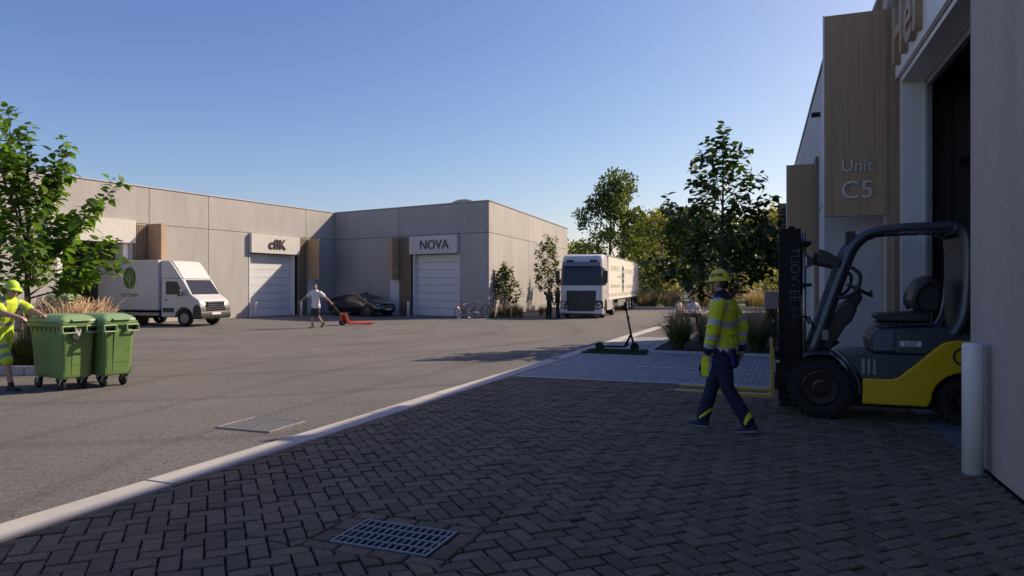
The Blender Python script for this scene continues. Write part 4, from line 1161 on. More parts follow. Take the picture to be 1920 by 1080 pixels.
# --- worker in yellow and navy walking past the forklift (faces +x locally)
def forklift_worker():
    P = thing('person', 'worker in yellow and navy hi-vis workwear and yellow hard hat walking past the forks', 'person', (2.56, 8.33, 0), R(141))
    P.scale = (1.035,) * 3
    # near side is the person's left (+y)
    hp = Vector((0, 0, .96)); ch = Vector((.02, 0, 1.40)); nk = Vector((.035, 0, 1.53)); hd = Vector((.075, 0, 1.70))
    sL, sR = Vector((.0, .205, 1.46)), Vector((.03, -.20, 1.46))
    eL, wL = Vector((.03, .275, 1.17)), Vector((.10, .255, .92))
    eR, wR = Vector((-.10, -.27, 1.19)), Vector((-.08, -.27, .93))
    hL, hR = Vector((0, .10, .94)), Vector((0, -.10, .94))
    # front foot is the far (right) leg in the photograph's left; near (left) leg trails
    kR, aR = Vector((.17, -.06, .53)), Vector((.285, -.02, .088))
    kL, aL = Vector((-.06, .09, .51)), Vector((-.29, .02, .105))
    head_M = None
    def body(mb):
        nonlocal head_M
        head_M = head(mb, hd, .12, .05)
        mb.cap(nk, hd + Vector((-.01, 0, -.06)), .062, .056)
        torso(mb, hp, ch, nk, 0, 0, .92)
        for s, e, w in ((sL, eL, wL), (sR, eR, wR)): limb(mb, [s, e, w], [.05, .042, .028])
        hand(mb, wL, (.20, -.03, -.95), (.6, -.75, 0), .7, 1)
        hand(mb, wR, (.05, .0, -1), (.1, .95, 0), .5, -1)
        for h, k, a in ((hL, kL, aL), (hR, kR, aR)): limb(mb, [h, k, a], [.075, .052, .036])
    bm_ = skin_mesh(body, .0085, 3)
    B_ = place('body', paint(bm_, [M_SKIN], lambda c: 0), P)
    eyes(B_, head_M)
    hair_cap(B_, head_M, M_HAIR)
    def trousers(mb):
        torso(mb, hp + Vector((0, 0, .0)), hp + Vector((0, 0, .13)), hp + Vector((0, 0, .13)), 0, 0, 1.0)
        for h, k, a in ((hL, kL, aL), (hR, kR, aR)):
            mid = h.lerp(k, .5); d = (a - k)
            limb(mb, [h + Vector((0, 0, -.02)), mid, k, k + d * .55, k + d * .93], [.108, .098, .080, .080, .082])
        # folds
        for k in (kL, kR):
            mb.ell((k.x + .03, k.y, k.z + .03), (.06, .075, .02)); mb.ell((k.x - .01, k.y, k.z - .05), (.075, .074, .018))
    tm = skin_mesh(trousers, .0075, 5)
    def tp(c):
        if c.z > .27: return 0
        for a, k in ((aL, kL), (aR, kR)):
            if (c - k.lerp(a, (k.z - c.z) / (k.z - a.z))).xy.length < .11:
                # slanted yellow ankle patch at the back of each leg
                ax = k.x + (a.x - k.x) * (k.z - c.z) / (k.z - a.z)
                if c.z < .172 + (c.x - ax) * -1.1 - .02 and c.z > .115 + (c.x - ax) * -.9 and c.x < ax + .02: return 1
        return 0
    T_ = place('trousers', paint(tm, [M_NAVY, M_HIVIS_Y], tp), P)
    def jacket(mb):
        torso(mb, hp + Vector((0, 0, .0)), ch, nk, 0, 0, 1.24)
        mb.ell((0, 0, .93), (.148, .208, .10)); mb.ell((0, 0, .86), (.152, .208, .10)); mb.ell((0, 0, .80), (.152, .205, .08)); mb.ell((0, 0, .765), (.150, .20, .07))
        limb(mb, [sL + Vector((0, -.03, 0)), sL, eL, eL.lerp(wL, .55), eL.lerp(wL, .93)], [.085, .088, .076, .068, .058])
        limb(mb, [sR + Vector((0, .03, 0)), sR, eR, eR.lerp(wR, .55), eR.lerp(wR, .93)], [.085, .088, .076, .068, .058])
        for e in (eL, eR):
            mb.ell((e.x + .01, e.y, e.z + .05), (.08, .082, .016)); mb.ell((e.x, e.y, e.z - .03), (.078, .08, .014)); mb.ell((e.x + .01, e.y, e.z - .10), (.074, .074, .012))
        mb.cap(nk + Vector((0, 0, -.03)), nk + Vector((.012, 0, .045)), .088, .074)
        mb.ell((-.05, .08, 1.12), (.09, .07, .022)); mb.ell((-.05, -.06, 1.22), (.09, .09, .02)); mb.ell((-.04, 0, 1.02), (.11, .15, .02))
    jm = skin_mesh(jacket, .0075, 4)
    def arm_t(c, s, e, w):
        best = None
        for a, b, o in ((s, e, 0), (e, w, 1)):
            f = max(0, min(1, (c - a).dot(b - a) / (b - a).length_squared)); d = (c - a.lerp(b, f)).length
            if best is None or d < best[0]: best = (d, o + f)
        return best
    def jp(c):
        for s, e, w, sg in ((sL, eL, wL, 1), (sR, eR, wR, -1)):
            d, t = arm_t(c, s, e, w)
            if d < .115 and (abs(c.y) > .195 or (abs(c.y) > .165 and c.z < 1.3)):
                if t > 1.80: return 2
                if 1.60 < t < 1.80: return 1
                if .82 < t < 1.0: return 1 if False else 0
                if 1.18 < t < 1.40: return 1
                if .60 < t < .80: return 1
                if t < .22 and .02 < c.x + .06 < .14 and abs(c.y) < .27: return 1
                return 0
        if c.z > 1.515: return 2
        if c.z < .885: return 3
        if .905 < c.z < .97: return 1
        if 1.195 < c.z < 1.262: return 1
        if c.z > 1.40 and .115 < abs(c.y) < .175 and c.x > -.09: return 1
        return 0
    place('jacket', paint(jm, [M_HIVIS_Y, M_REFL, M_NAVY, M_NAVY_B], jp), P)
    hh = hard_hat(P, head_M, M_HELM_Y)
    tx = text_mesh('EZZ FFE', .05, .002, M_BLACK, head_M @ Matrix.Translation((-.03, .0, .055)), bold=.002)
    for v in tx.vertices:
        lx = (head_M.inverted() @ v.co); u = lx.x + .03; w_ = lx.y
        a = PI / 2 - .15 + u / .12; rr_ = .92
        q = Vector((-.010 + .124 * math.cos(a) * rr_, .102 * math.sin(a) * rr_ + .004, .078 + w_)); v.co = head_M @ q
    place('print', tx, hh)
    st = MB(); st.tube([head_M @ Vector(p) for p in ((.05, .078, .03), (.062, .070, -.04), (.062, .03, -.118), (.062, -.03, -.118), (.062, -.070, -.04), (.05, -.078, .03))], .006, 6)
    st.build('chin_strap', M_BLACK, hh)
    shoe(P, aR + Vector((0, 0, .0)), 0, 0, M_SHOE_N, M_SOLE); shoe(P, aL, .05, .16, M_SHOE_N, M_SOLE)
    # holster pocket on the far hip side
    MB(Matrix.Translation((-.14, .10, .86)) @ Matrix.Rotation(.12, 4, 'Y')).box((0, 0, 0), (.05, .11, .20)).build('tool_pocket', M_NAVY_B, P, .015)
    # gloves held in the near hand
    G = thing('work_gloves', 'pair of yellow and black work gloves held in the hard hat worker hand', 'gloves', P.matrix_world @ Vector((0, 0, 0)) if False else (0, 0, 0), 0)
    M = Matrix.Translation((2.56, 8.33, 0)) @ Matrix.Rotation(R(141), 4, 'Z')
    def gl(mb):
        mb.ell((.135, .27, .80), (.062, .022, .075), M=M)
        for k in range(4): mb.cap((.105 + .022 * k, .275, .75), (.095 + .030 * k, .275, .655 + .01 * abs(k - 1.5)), .013, .011, 8, M)
        mb.cap((.18, .275, .81), (.205, .275, .73), .014, .012, 8, M)
        mb.ell((.125, .27, .875), (.052, .026, .035), M=M)
    gm_ = skin_mesh(gl, .006, 3)
    gm_ = paint(gm_, [M_HIVIS_Y, M_BLACK_C], lambda c: 1 if (M.inverted() @ c).x > .178 or (M.inverted() @ c).z < .665 else 0)
    place('glove_pair', gm_, G)
forklift_worker()

# --- bin pusher on the left, leaning forward
def bin_pusher():
    yaw = math.atan2(-.28, .96)
    P = thing('person', 'refuse worker in lime hi-vis shirt and shorts pushing the green bins', 'person', (-8.42, 11.55, 0), yaw)
    hp = Vector((-.12, 0, .93)); ch = Vector((.0, 0, 1.37)); nk = Vector((.05, 0, 1.50)); hd = Vector((.125, 0, 1.655))
    sL, sR = Vector((.02, .205, 1.41)), Vector((.03, -.205, 1.41))
    eL, wL = Vector((.30, .23, 1.30)), Vector((.55, .18, 1.235))
    eR, wR = Vector((.27, -.24, 1.275)), Vector((.52, -.20, 1.215))
    hL, hR = Vector((-.12, .095, .92)), Vector((-.12, -.095, .92))
    kR, aR = Vector((.13, -.10, .50)), Vector((.235, -.10, .09))
    kL, aL = Vector((-.24, .10, .50)), Vector((-.60, .10, .15))
    hm = [None]
    def body(mb):
        hm[0] = head(mb, hd, -.05, .22)
        mb.cap(nk, hd + Vector((-.01, 0, -.06)), .062, .058)
        torso(mb, hp, ch, nk, 0, 0, .92)
        for s, e, w in ((sL, eL, wL), (sR, eR, wR)): limb(mb, [s, e, e.lerp(w, .35), w], [.058, .048, .048, .030])
        hand(mb, wL, (.9, -.05, -.15), (.1, 0, -1), .5, 1); hand(mb, wR, (.9, .1, -.15), (.1, 0, -1), .5, -1)
        for h, k, a in ((hL, kL, aL), (hR, kR, aR)): limb(mb, [h, k, k.lerp(a, .32) + Vector((-.015, 0, 0)), a], [.080, .055, .058, .036])
    B_ = place('body', paint(skin_mesh(body, .0085, 3), [M_SKIN], lambda c: 0), P)
    eyes(B_, hm[0]); hair_cap(B_, hm[0], M_HAIR)
    def shorts(mb):
        torso(mb, hp, hp + Vector((.02, 0, .13)), hp + Vector((.02, 0, .13)), 0, 0, 1.02)
        for h, k in ((hL, kL), (hR, kR)): limb(mb, [h, h.lerp(k, .5), h.lerp(k, 1.02)], [.108, .106, .092])
    def sp(c): 
        for h, k in ((hL, kL), (hR, kR)):
            f = (c - h).dot(k - h) / (k - h).length_squared
            if (c.y > 0) == (h.y > 0):
                if .48 < f < .64 or .80 < f < .95: return 1
        return 0
    place('shorts', paint(skin_mesh(shorts, .0095, 4), [M_HIVIS_G, M_REFL_D], sp), P)
    def shirt(mb):
        torso(mb, hp + Vector((0, 0, .0)), ch, nk, 0, 0, 1.13)
        mb.ell(tuple(hp + Vector((0, 0, -.03))), (.13, .185, .09))
        for s, e in ((sL, eL), (sR, eR)): limb(mb, [s + Vector((-.02, -s.y * .15, 0)), s, s.lerp(e, .62)], [.085, .090, .082])
        mb.ell((-.10, .05, 1.05), (.10, .12, .02)); mb.ell((-.06, -.05, 1.18), (.11, .13, .018))
    def shp(c):
        if abs(c.y) > .2 and c.z > 1.2: return 0
        if 1.055 < c.z < 1.115 or 1.21 < c.z < 1.265: return 1
        if c.z > 1.25 and .095 < abs(c.y) < .15: return 1
        return 0
    place('shirt', paint(skin_mesh(shirt, .0095, 3), [M_HIVIS_G, M_REFL_D], shp), P)
    hard_hat(P, hm[0], M_HELM_G, 1.0, peak=.22)
    for a, p in ((aR, .0), (aL, .55)): shoe(P, a + Vector((0, 0, .0)), 0, p, M_SHOE, M_SHOE)
bin_pusher()

# --- man in white t-shirt pulling the pallet truck
def cart_man():
    yaw = R(-112)     # body faces the camera and a little to the left
    P = thing('person', 'man in white t-shirt and dark shorts pulling the red pallet truck', 'person', (-7.85, 27.75, 0), yaw)
    k = 1.0
    hp = Vector((0, 0, .93)); ch = Vector((.03, 0, 1.36)); nk = Vector((.045, 0, 1.48)); hd = Vector((.06, 0, 1.645))
    # local +y is the person's left = right side of the picture (looking at us)
    sL, sR = Vector((.0, .205, 1.40)), Vector((.03, -.205, 1.40))
    eL, wL = Vector((-.14, .37, 1.22)), Vector((-.19, .58, 1.03))
    eR, wR = Vector((.10, -.40, 1.24)), Vector((.22, -.58, 1.07))
    hL, hR = Vector((0, .09, .92)), Vector((0, -.09, .92))
    kR, aR = Vector((.12, -.08, .50)), Vector((.10, -.09, .09))
    kL, aL = Vector((.02, .10, .50)), Vector((-.26, .13, .19))
    hm = [None]
    def body(mb):
        hm[0] = head(mb, hd, .95, .0)
        mb.cap(nk, hd + Vector((-.01, 0, -.06)), .060, .056)
        torso(mb, hp, ch, nk, 0, 0, .9)
        for s, e, w in ((sL, eL, wL), (sR, eR, wR)): limb(mb, [s, e, w], [.050, .042, .029])
        hand(mb, wL, (-.2, .7, -.6), (.3, -.3, -.9), 1.0, 1); hand(mb, wR, (.4, -.75, -.45), (0, .4, -1), .35, -1)
        for h, q, a in ((hL, kL, aL), (hR, kR, aR)): limb(mb, [h, q, q.lerp(a, .32), a], [.075, .053, .055, .036])
    B_ = place('body', paint(skin_mesh(body, .009, 3), [M_SKIN], lambda c: 0), P)
    eyes(B_, hm[0]); hair_cap(B_, hm[0], M_HAIR)
    def beard(mb): mb.ell((.045, 0, -.085), (.045, .050, .040), M=hm[0])
    place('beard', paint(skin_mesh(beard, .008, 2), [M_HAIR], lambda c: 0), P)
    def shorts(mb):
        torso(mb, hp, hp + Vector((0, 0, .05)), hp + Vector((0, 0, .05)), 0, 0, .92)
        for h, q in ((hL, kL), (hR, kR)): limb(mb, [h, h.lerp(q, .5), h.lerp(q, .93)], [.088, .096, .092])
    place('shorts', paint(skin_mesh(shorts, .010, 4), [M_GREY_C], lambda c: 0), P)
    def shirt(mb):
        torso(mb, hp + Vector((0, 0, -.02)), ch, nk, 0, 0, 1.16)
        for z in (.92, .87, .83): mb.ell((0, 0, z), (.142, .205, .07))
        for s, e in ((sL, eL), (sR, eR)): limb(mb, [s + Vector((0, -s.y * .15, 0)), s, s.lerp(e, .6)], [.082, .085, .080])
        mb.ell((.08, .04, 1.1), (.06, .10, .02)); mb.ell((.08, -.05, 1.0), (.06, .11, .02))
    place('t_shirt', paint(skin_mesh(shirt, .010, 3), [M_WHITE_C], lambda c: 0), P)
    for a, p in ((aR, 0), (aL, .7)): shoe(P, a, 0, p, M_SHOE, M_SHOE)
cart_man()

# --- two people in dark clothes by the truck, two seated people on the bench
def stander(loc, yaw, label, m_top, m_leg, sc, arm=0):
    P = thing('person', label, 'person', loc, yaw); P.scale = (sc,) * 3
    hp = Vector((0, 0, .93)); ch = Vector((.0, 0, 1.36)); nk = Vector((.01, 0, 1.48)); hd = Vector((.03, 0, 1.64))
    sL, sR = Vector((0, .205, 1.40)), Vector((0, -.205, 1.40))
    eL, wL = Vector((.02, .27, 1.12)), Vector((.12, .22, .90)); eR, wR = Vector((.02, -.27, 1.12)), Vector((.20, -.18, 1.02 + arm))
    hL, hR = Vector((0, .09, .92)), Vector((0, -.09, .92)); kL, aL = Vector((.03, .10, .5)), Vector((.0, .11, .09)); kR, aR = Vector((.02, -.11, .5)), Vector((-.05, -.14, .09))
    hm = [None]
    def body(mb):
        hm[0] = head(mb, hd, .2); mb.cap(nk, hd + Vector((-.01, 0, -.06)), .06, .056); torso(mb, hp, ch, nk, 0, 0, .9)
        for s, e, w in ((sL, eL, wL), (sR, eR, wR)): limb(mb, [s, e, w], [.05, .042, .028])
        hand(mb, wL, (.2, 0, -.9), (.3, -.9, 0), .5, 1); hand(mb, wR, (.8, .2, .1), (0, .5, -.8), .6, -1)
        for h, q, a in ((hL, kL, aL), (hR, kR, aR)): limb(mb, [h, q, a], [.075, .053, .036])
    B_ = place('body', paint(skin_mesh(body, .012, 2), [M_SKIN_D], lambda c: 0), P); eyes(B_, hm[0]); hair_cap(B_, hm[0], M_HAIR)
    def tr_(mb):
        torso(mb, hp, hp + Vector((0, 0, .1)), hp + Vector((0, 0, .1)), 0, 0, .98)
        for h, q, a in ((hL, kL, aL), (hR, kR, aR)): limb(mb, [h, q, q.lerp(a, .92)], [.1, .078, .068])
    place('trousers', paint(skin_mesh(tr_, .012, 3), [m_leg], lambda c: 0), P)
    def ja(mb):
        torso(mb, hp, ch, nk, 0, 0, 1.14)
        for s, e, w in ((sL, eL, wL), (sR, eR, wR)): limb(mb, [s, e, e.lerp(w, .9)], [.085, .07, .05])
    place('jacket', paint(skin_mesh(ja, .012, 3), [m_top], lambda c: 0), P)
    for a in (aL, aR): shoe(P, a, 0, 0, M_SHOE, M_SHOE)
    return P
M_OLIVE = mat('dark_olive_cloth', (.030, .032, .028), .85, 0, .2, 8, .5, 14)
stander((1.88, 35.0, 0), R(-35), 'person in dark olive jacket talking beside the truck cab', M_OLIVE, M_BLACK_C, .9)
stander((2.33, 35.15, 0), R(165), 'person in black clothes standing closest to the truck cab', M_BLACK_C, M_BLACK_C, .9, .12)
def sitter(loc, yaw, label, m_top, m_leg, long_hair, m_skin=M_SKIN):
    P = thing('person', label, 'person', loc, yaw); P.scale = (.95,) * 3
    hp = Vector((0, 0, .50)); ch = Vector((.03, 0, .90)); nk = Vector((.04, 0, 1.02)); hd = Vector((.08, 0, 1.17))
    sL, sR = Vector((.02, .19, .95)), Vector((.02, -.19, .95)); eL, wL = Vector((.10, .25, .70)), Vector((.30, .12, .62)); eR, wR = Vector((.10, -.25, .70)), Vector((.30, -.10, .64))
    hL, hR = Vector((.02, .09, .49)), Vector((.02, -.09, .49)); kL, aL = Vector((.43, .10, .50)), Vector((.40, .11, .09)); kR, aR = Vector((.42, -.10, .50)), Vector((.48, -.10, .09))
    hm = [None]
    def body(mb):
        hm[0] = head(mb, hd, .1, .15); mb.cap(nk, hd + Vector((-.01, 0, -.06)), .055, .05); torso(mb, hp, ch, nk, 0, 0, .86)
        for s, e, w in ((sL, eL, wL), (sR, eR, wR)): limb(mb, [s, e, w], [.045, .038, .026])
        hand(mb, wL, (.8, -.3, -.1), (0, 0, -1), .4, 1); hand(mb, wR, (.8, .3, -.1), (0, 0, -1), .4, -1)
        for h, q, a in ((hL, kL, aL), (hR, kR, aR)): limb(mb, [h, q, a], [.075, .053, .036])
    B_ = place('body', paint(skin_mesh(body, .011, 2), [m_skin], lambda c: 0), P); eyes(B_, hm[0]); hair_cap(B_, hm[0], M_HAIR)
    if long_hair:
        def lh(mb): mb.ell((-.055, 0, -.06), (.05, .085, .15), M=hm[0]); mb.ell((-.03, 0, .03), (.09, .088, .10), M=hm[0])
        place('long_hair', paint(skin_mesh(lh, .010, 2), [M_HAIR], lambda c: 0), P)
    def ja(mb):
        torso(mb, hp, ch, nk, 0, 0, 1.05)
        for s, e, w in ((sL, eL, wL), (sR, eR, wR)): limb(mb, [s, e, e.lerp(w, .6)], [.078, .062, .05])
    place('blouse', paint(skin_mesh(ja, .011, 3), [m_top], lambda c: 0), P)
    def tr_(mb):
        mb.ell(tuple(hp), (.13, .17, .10))
        for h, q, a in ((hL, kL, aL), (hR, kR, aR)): limb(mb, [h, q, q.lerp(a, .9)], [.095, .075, .06])
    place('trousers', paint(skin_mesh(tr_, .011, 3), [m_leg], lambda c: 0), P)
    for a in (aL, aR): shoe(P, a, 0, 0, M_SHOE, M_SHOE)
M_PINK = mat('pale_pink_cloth', (.55, .43, .38), .85, 0, .06, 8, .4, 12)
sitter((7.55, 28.9, 0), R(-70), 'dark long haired person in a white top seated on the pale bench', M_WHITE_C, M_BLACK_C, True)
sitter((7.0, 29.2, 0), R(-40), 'person in a pale pink top seated at the left end of the bench', M_PINK, M_GREY_C, False)
bn = thing('bench', 'pale concrete slab bench on two legs beside the gravel path', 'bench', (7.5, 29.05, 0), R(-20))
MB().bx(-1.1, 1.1, -.24, .24, .36, .43).build('seat', M_KERB, bn, .012)
for s in (-.8, .8): MB().bx(s - .06, s + .06, -.2, .2, -.01, .359).build('leg', M_KERB, bn, .008)
# ------------------------------------------------------------------ forklift
M_YEL = mat('forklift_yellow', (.68, .43, .014), .32, 0, .05, 4, .06, 40, coat=.3)
M_FORK = mat('fork_yellow', (.45, .31, .06), .4, 0, .15, 10)
M_SLATE = mat('slate_paint', (.052, .060, .085), .36, 0, .08, 5, coat=.2)
M_GUARD = mat('guard_paint', (.060, .068, .090), .34, 0, .06, 6, coat=.3)
M_MAST = mat('mast_black', (.007, .007, .008), .6, 0, .2, 8, spec=.25)
M_MLET = mat('mast_letter', (.14, .14, .145), .5)
M_PLASTIC = mat('dark_plastic', (.022, .022, .024), .5, 0, .15, 15)
M_VINYL = mat('seat_vinyl', (.030, .032, .036), .38, 0, .1, 12)
M_TYRE = mat('tyre', (.016, .016, .017), .85, 0, .2, 30, .4, 60)
M_RIMB = mat('rim_black', (.020, .020, .022), .3, .3, .2)
M_RIMW = mat('rim_silver', (.30, .29, .29), .38, .6, .15)
M_CHROME = mat('chrome', (.6, .6, .62), .15, 1, .03)
M_PLATE = mat('white_plate', (.62, .62, .63), .4, 0, .03)
M_LAMPG = mat('lamp_glass', (.55, .57, .6), .1, .2, .05)
M_AMBER = mat('amber', (.55, .2, .02), .3)
M_BEIGE = mat('beige_plastic', (.22, .19, .16), .5)

def wheel(parent, loc, r, w, m_rim, rim_f=.6, spokes=0, tread=0, name='wheel', bolts=6, dish=.35):
    x, y, z = loc; sg = 1 if y >= 0 else -1
    t = MB(Matrix.Translation(loc))
    h = w / 2; ri = r * rim_f
    t.lathe([(ri, -h * .86), (ri * 1.12, -h * .98), (r * .84, -h), (r * .95, -h * .9), (r * .99, -h * .62), (r, 0), (r * .99, h * .62), (r * .95, h * .9), (r * .84, h), (ri * 1.12, h * .98), (ri, h * .86), (ri, -h * .86)], 40, 'y', caps=False)
    o = t.build(name, M_TYRE, parent, smooth=True)
    o.modifiers.new('e', 'EDGE_SPLIT').split_angle = R(50)
    if tread:
        b = MB(Matrix.Translation(loc))
        for k in range(tread):
            a = 2 * PI * k / tread
            for s in (-1, 1):
                M = Matrix.Rotation(-(a + (s * PI / tread / 2)), 4, 'Y') @ Matrix.Translation((r - .004, s * h * .52, 0)) @ Matrix.Rotation(s * .5, 4, 'X')
                b.box((0, 0, 0), (.03, h * 1.05, 2 * PI * r / tread * .58), M)
        q = b.build('tread', M_TYRE, o); q['kind'] = 'stuff'
    rm = MB(Matrix.Translation(loc)); f = h * sg
    rm.lathe([(ri * .99, f * .90), (ri * .93, f * .92), (ri * .88, f * (1 - dish)), (ri * .55, f * (1 - dish * 1.1)), (ri * .50, f * (1 - dish * .5)), (ri * .32, f * (1 - dish * .4)), (ri * .28, f * (1 - dish * .05)), (.001, f * (1 - dish * .05))], 28, 'y', caps=False)
    for k in range(bolts):
        a = 2 * PI * k / bolts
        rm.lathe([(ri * .075, f * (1 - dish * 1.15)), (ri * .075, f * (1 - dish * .75)), (.001, f * (1 - dish * .72))], 7, 'y', c=(ri * .70 * math.cos(a), 0, ri * .70 * math.sin(a)))
    for k in range(spokes):
        a = 2 * PI * k / spokes; M = Matrix.Rotation(a, 4, 'Y')
        rm.box((ri * .55, f * .8, 0), (ri * .85, abs(f) * .14, ri * .16), M)
    rm.build('rim', m_rim, o, smooth=True).modifiers.new('e', 'EDGE_SPLIT').split_angle = R(35)
    return o

def arc(cx, cz, r, a0, a1, n):
    return [(cx + r * math.cos(R(a0 + (a1 - a0) * k / n)), cz + r * math.sin(R(a0 + (a1 - a0) * k / n))) for k in range(n + 1)]

FK = thing('forklift', 'yellow and slate counterbalance forklift backing out of the big door', 'forklift', (4.21, 9.55, 0), R(160))
for y in (.425, -.425): wheel(FK, (0, y, .393), .393, .25, M_RIMB, .60, tread=26, bolts=8)
for y in (.39, -.39): wheel(FK, (-1.63, y, .29), .29, .2, M_RIMB, .55, tread=20, bolts=5)
body = [(-.49, .22), (-.49, .55), (-.82, .55), (-.90, .58), (-1.36, 1.0), (-1.43, 1.04), (-1.55, 1.06), (-2.02, 1.05), (-2.14, .98), (-2.17, .80), (-2.15, .38), (-2.05, .30)] + arc(-1.63, .29, .37, 0, 180, 10)[::-1] + [(-1.22, .22)]
cw = MB().prism(body, -.55, .55).build('counterweight', M_YEL, FK, .03, seg=3, ang=25)
for s in (-1, 1): MB().lathe([(.115, s * .545), (.115, s * .557), (.09, s * .559), (.085, s * .52), (.001, s * .52)], 24, 'y', c=(-1.60, 0, .86)).build('tie_down_recess', M_PLASTIC, cw, smooth=False)
MB().bx(-1.95, -.3, -.35, .35, .16, .30).build('underframe', M_MAST, FK)
MB().bx(-2.176, -2.165, -.45, -.3, .7, .82).build('rear_light', mat('red_lens', (.4, .01, .01), .25), FK)
fl = [(-.40, .22), (-.49, .22), (-.49, .548), (-.80, .548), (-.80, .62), (-.92, .80), (-.92, .86), (-.10, .86), (.02, .84), (.10, .78)] + arc(0, .393, .47, 75, -15, 8)[::1] 
pan = [(-.488, .22), (-.488, .552), (-.84, .552), (-.98, .66), (-1.2, .86), (-.50, .86), (-.28, .83)] + [(x, z) for x, z in arc(0, .393, .50, 122, 198, 8)]
MB().prism(pan, -.53, .53).build('side_panel', M_SLATE, FK, .012, seg=2)
for s in (-1, 1):
    f = MB(); o = arc(0, .393, .47, 62, 186, 14); i = arc(0, .393, .445, 62, 186, 14)
    f.prism(o + i[::-1], s * .27, s * .565); f.build('fender', M_SLATE, FK, .008)
MB().bx(-.1, .14, -.5, .5, .82, .88).build('front_cowl', M_PLASTIC, FK, .01)
for x in (-.50, -.565, -.63): MB().bx(x - .018, x + .018, .531, .545, .60, .80).build('step_rib', M_COPING, FK, .004, seg=1)
hood = [(-.62, .862), (-.60, 1.06), (-.70, 1.18), (-1.50, 1.21), (-1.60, 1.14), (-1.60, 1.0), (-1.2, .862)]
hd = MB().prism(hood, -.44, .44).build('hood', M_SLATE, FK, .045, seg=3, ang=25)
MB().prism([(-.63, .90), (-.615, 1.05), (-.72, 1.16), (-.86, 1.165), (-.86, .90)], .43, .452).build('hood_corner', mat('slate_light', (.10, .12, .17), .3, 0, .05, coat=.3), hd, .008)
MB().prism([(-1.2, .87), (-1.36, .99), (-1.5, 1.05), (-1.9, 1.05), (-1.9, 1.12), (-1.3, 1.16), (-.9, 1.14), (-.88, .87)], -.50, .50).build('hood_skirt', M_SLATE, hd, .02)
dc = MB().bx(-1.16, -.92, .50, .507, .965, 1.035).build('decal', M_PLATE, hd, .004, seg=1)
place('lettering', text_mesh('LCC', .065, .001, M_BLACK, Matrix.Translation((-1.04, .5085, .978)) @ Matrix.Rotation(PI, 4, 'Z') @ Matrix.Rotation(PI / 2, 4, 'X'), bold=.003, sp=1.15), dc)
# seat
MB().bx(-1.36, -.72, -.27, .27, 1.215, 1.255).build('seat_rail', M_PLASTIC, FK, .012)
MB().prism([(-.70, 1.30), (-.68, 1.35), (-.76, 1.365), (-1.24, 1.40), (-1.32, 1.37), (-1.30, 1.27), (-.76, 1.26)], -.26, .26).build('seat_cushion', M_VINYL, FK, .03, seg=3)
MB().prism([(-1.22, 1.37), (-1.10, 1.52), (-1.13, 1.74), (-1.25, 1.86), (-1.36, 1.86), (-1.44, 1.70), (-1.42, 1.40)], -.25, .25).build('seat_back', M_VINYL, FK, .05, seg=3)
for s in (-1, 1):
    MB().tube(spline([(-1.16, s * .29, 1.42), (-1.12, s * .31, 1.55), (-1.18, s * .31, 1.70), (-1.32, s * .30, 1.79), (-1.42, s * .29, 1.70)]), .034, 8).build('hip_restraint', M_PLASTIC, FK, smooth=True)
# overhead guard
for s in (-1, 1):
    P_ = [(.10, s * .47, .86), (-.04, s * .47, 1.28), (-.19, s * .47, 1.74), (-.32, s * .465, 2.12), (-.40, s * .46, 2.27), (-.52, s * .455, 2.38), (-.68, s * .45, 2.44), (-.95, s * .45, 2.47), (-1.62, s * .45, 2.48)]
    g = MB(); g.tube(spline(P_), .056, 10); g.build('guard_pillar', M_GUARD, FK, smooth=True)
    MB().tube(spline([(p[0] - .055, p[1] * .93, p[2] - .02) for p in P_[:7]]), .034, 8).build('pillar_trim', M_PLASTIC, FK, smooth=True)
    MB().tube(spline([(-1.52, s * .45, 2.462), (-1.62, s * .45, 2.42), (-1.67, s * .46, 2.25), (-1.67, s * .46, 1.75), (-1.62, s * .47, 1.35), (-1.50, s * .47, 1.1)]), .066, 10).build('rear_pillar', M_GUARD, FK, smooth=True)
    MB().tube(spline([(-.28, s * .47, 2.02), (-.42, s * .5, 1.93), (-.47, s * .5, 1.84), (-.42, s * .5, 1.66), (-.26, s * .5, 1.58), (-.17, s * .47, 1.62)]), .024, 8).build('grab_handle', M_PLASTIC, FK, smooth=True)
bar = MB().bx(-.025, .025, -.44, .44, 2.435, 2.47).mesh('guard_bar', M_GUARD)
for k in range(8): place('guard_bar', bar, FK, (-.66 - k * .125, 0, .0))
MB().bx(-1.66, -1.58, -.44, .44, 2.40, 2.49).build('guard_crossbeam', M_GUARD, FK, .01)
MB().bx(-1.72, -1.60, -.44, .44, 1.08, 2.36).build('rear_panel', M_PLASTIC, FK, .02)
MB().bx(-.42, -.30, .36, .47, 2.26, 2.44).build('guard_bracket', M_PLASTIC, FK, .02)
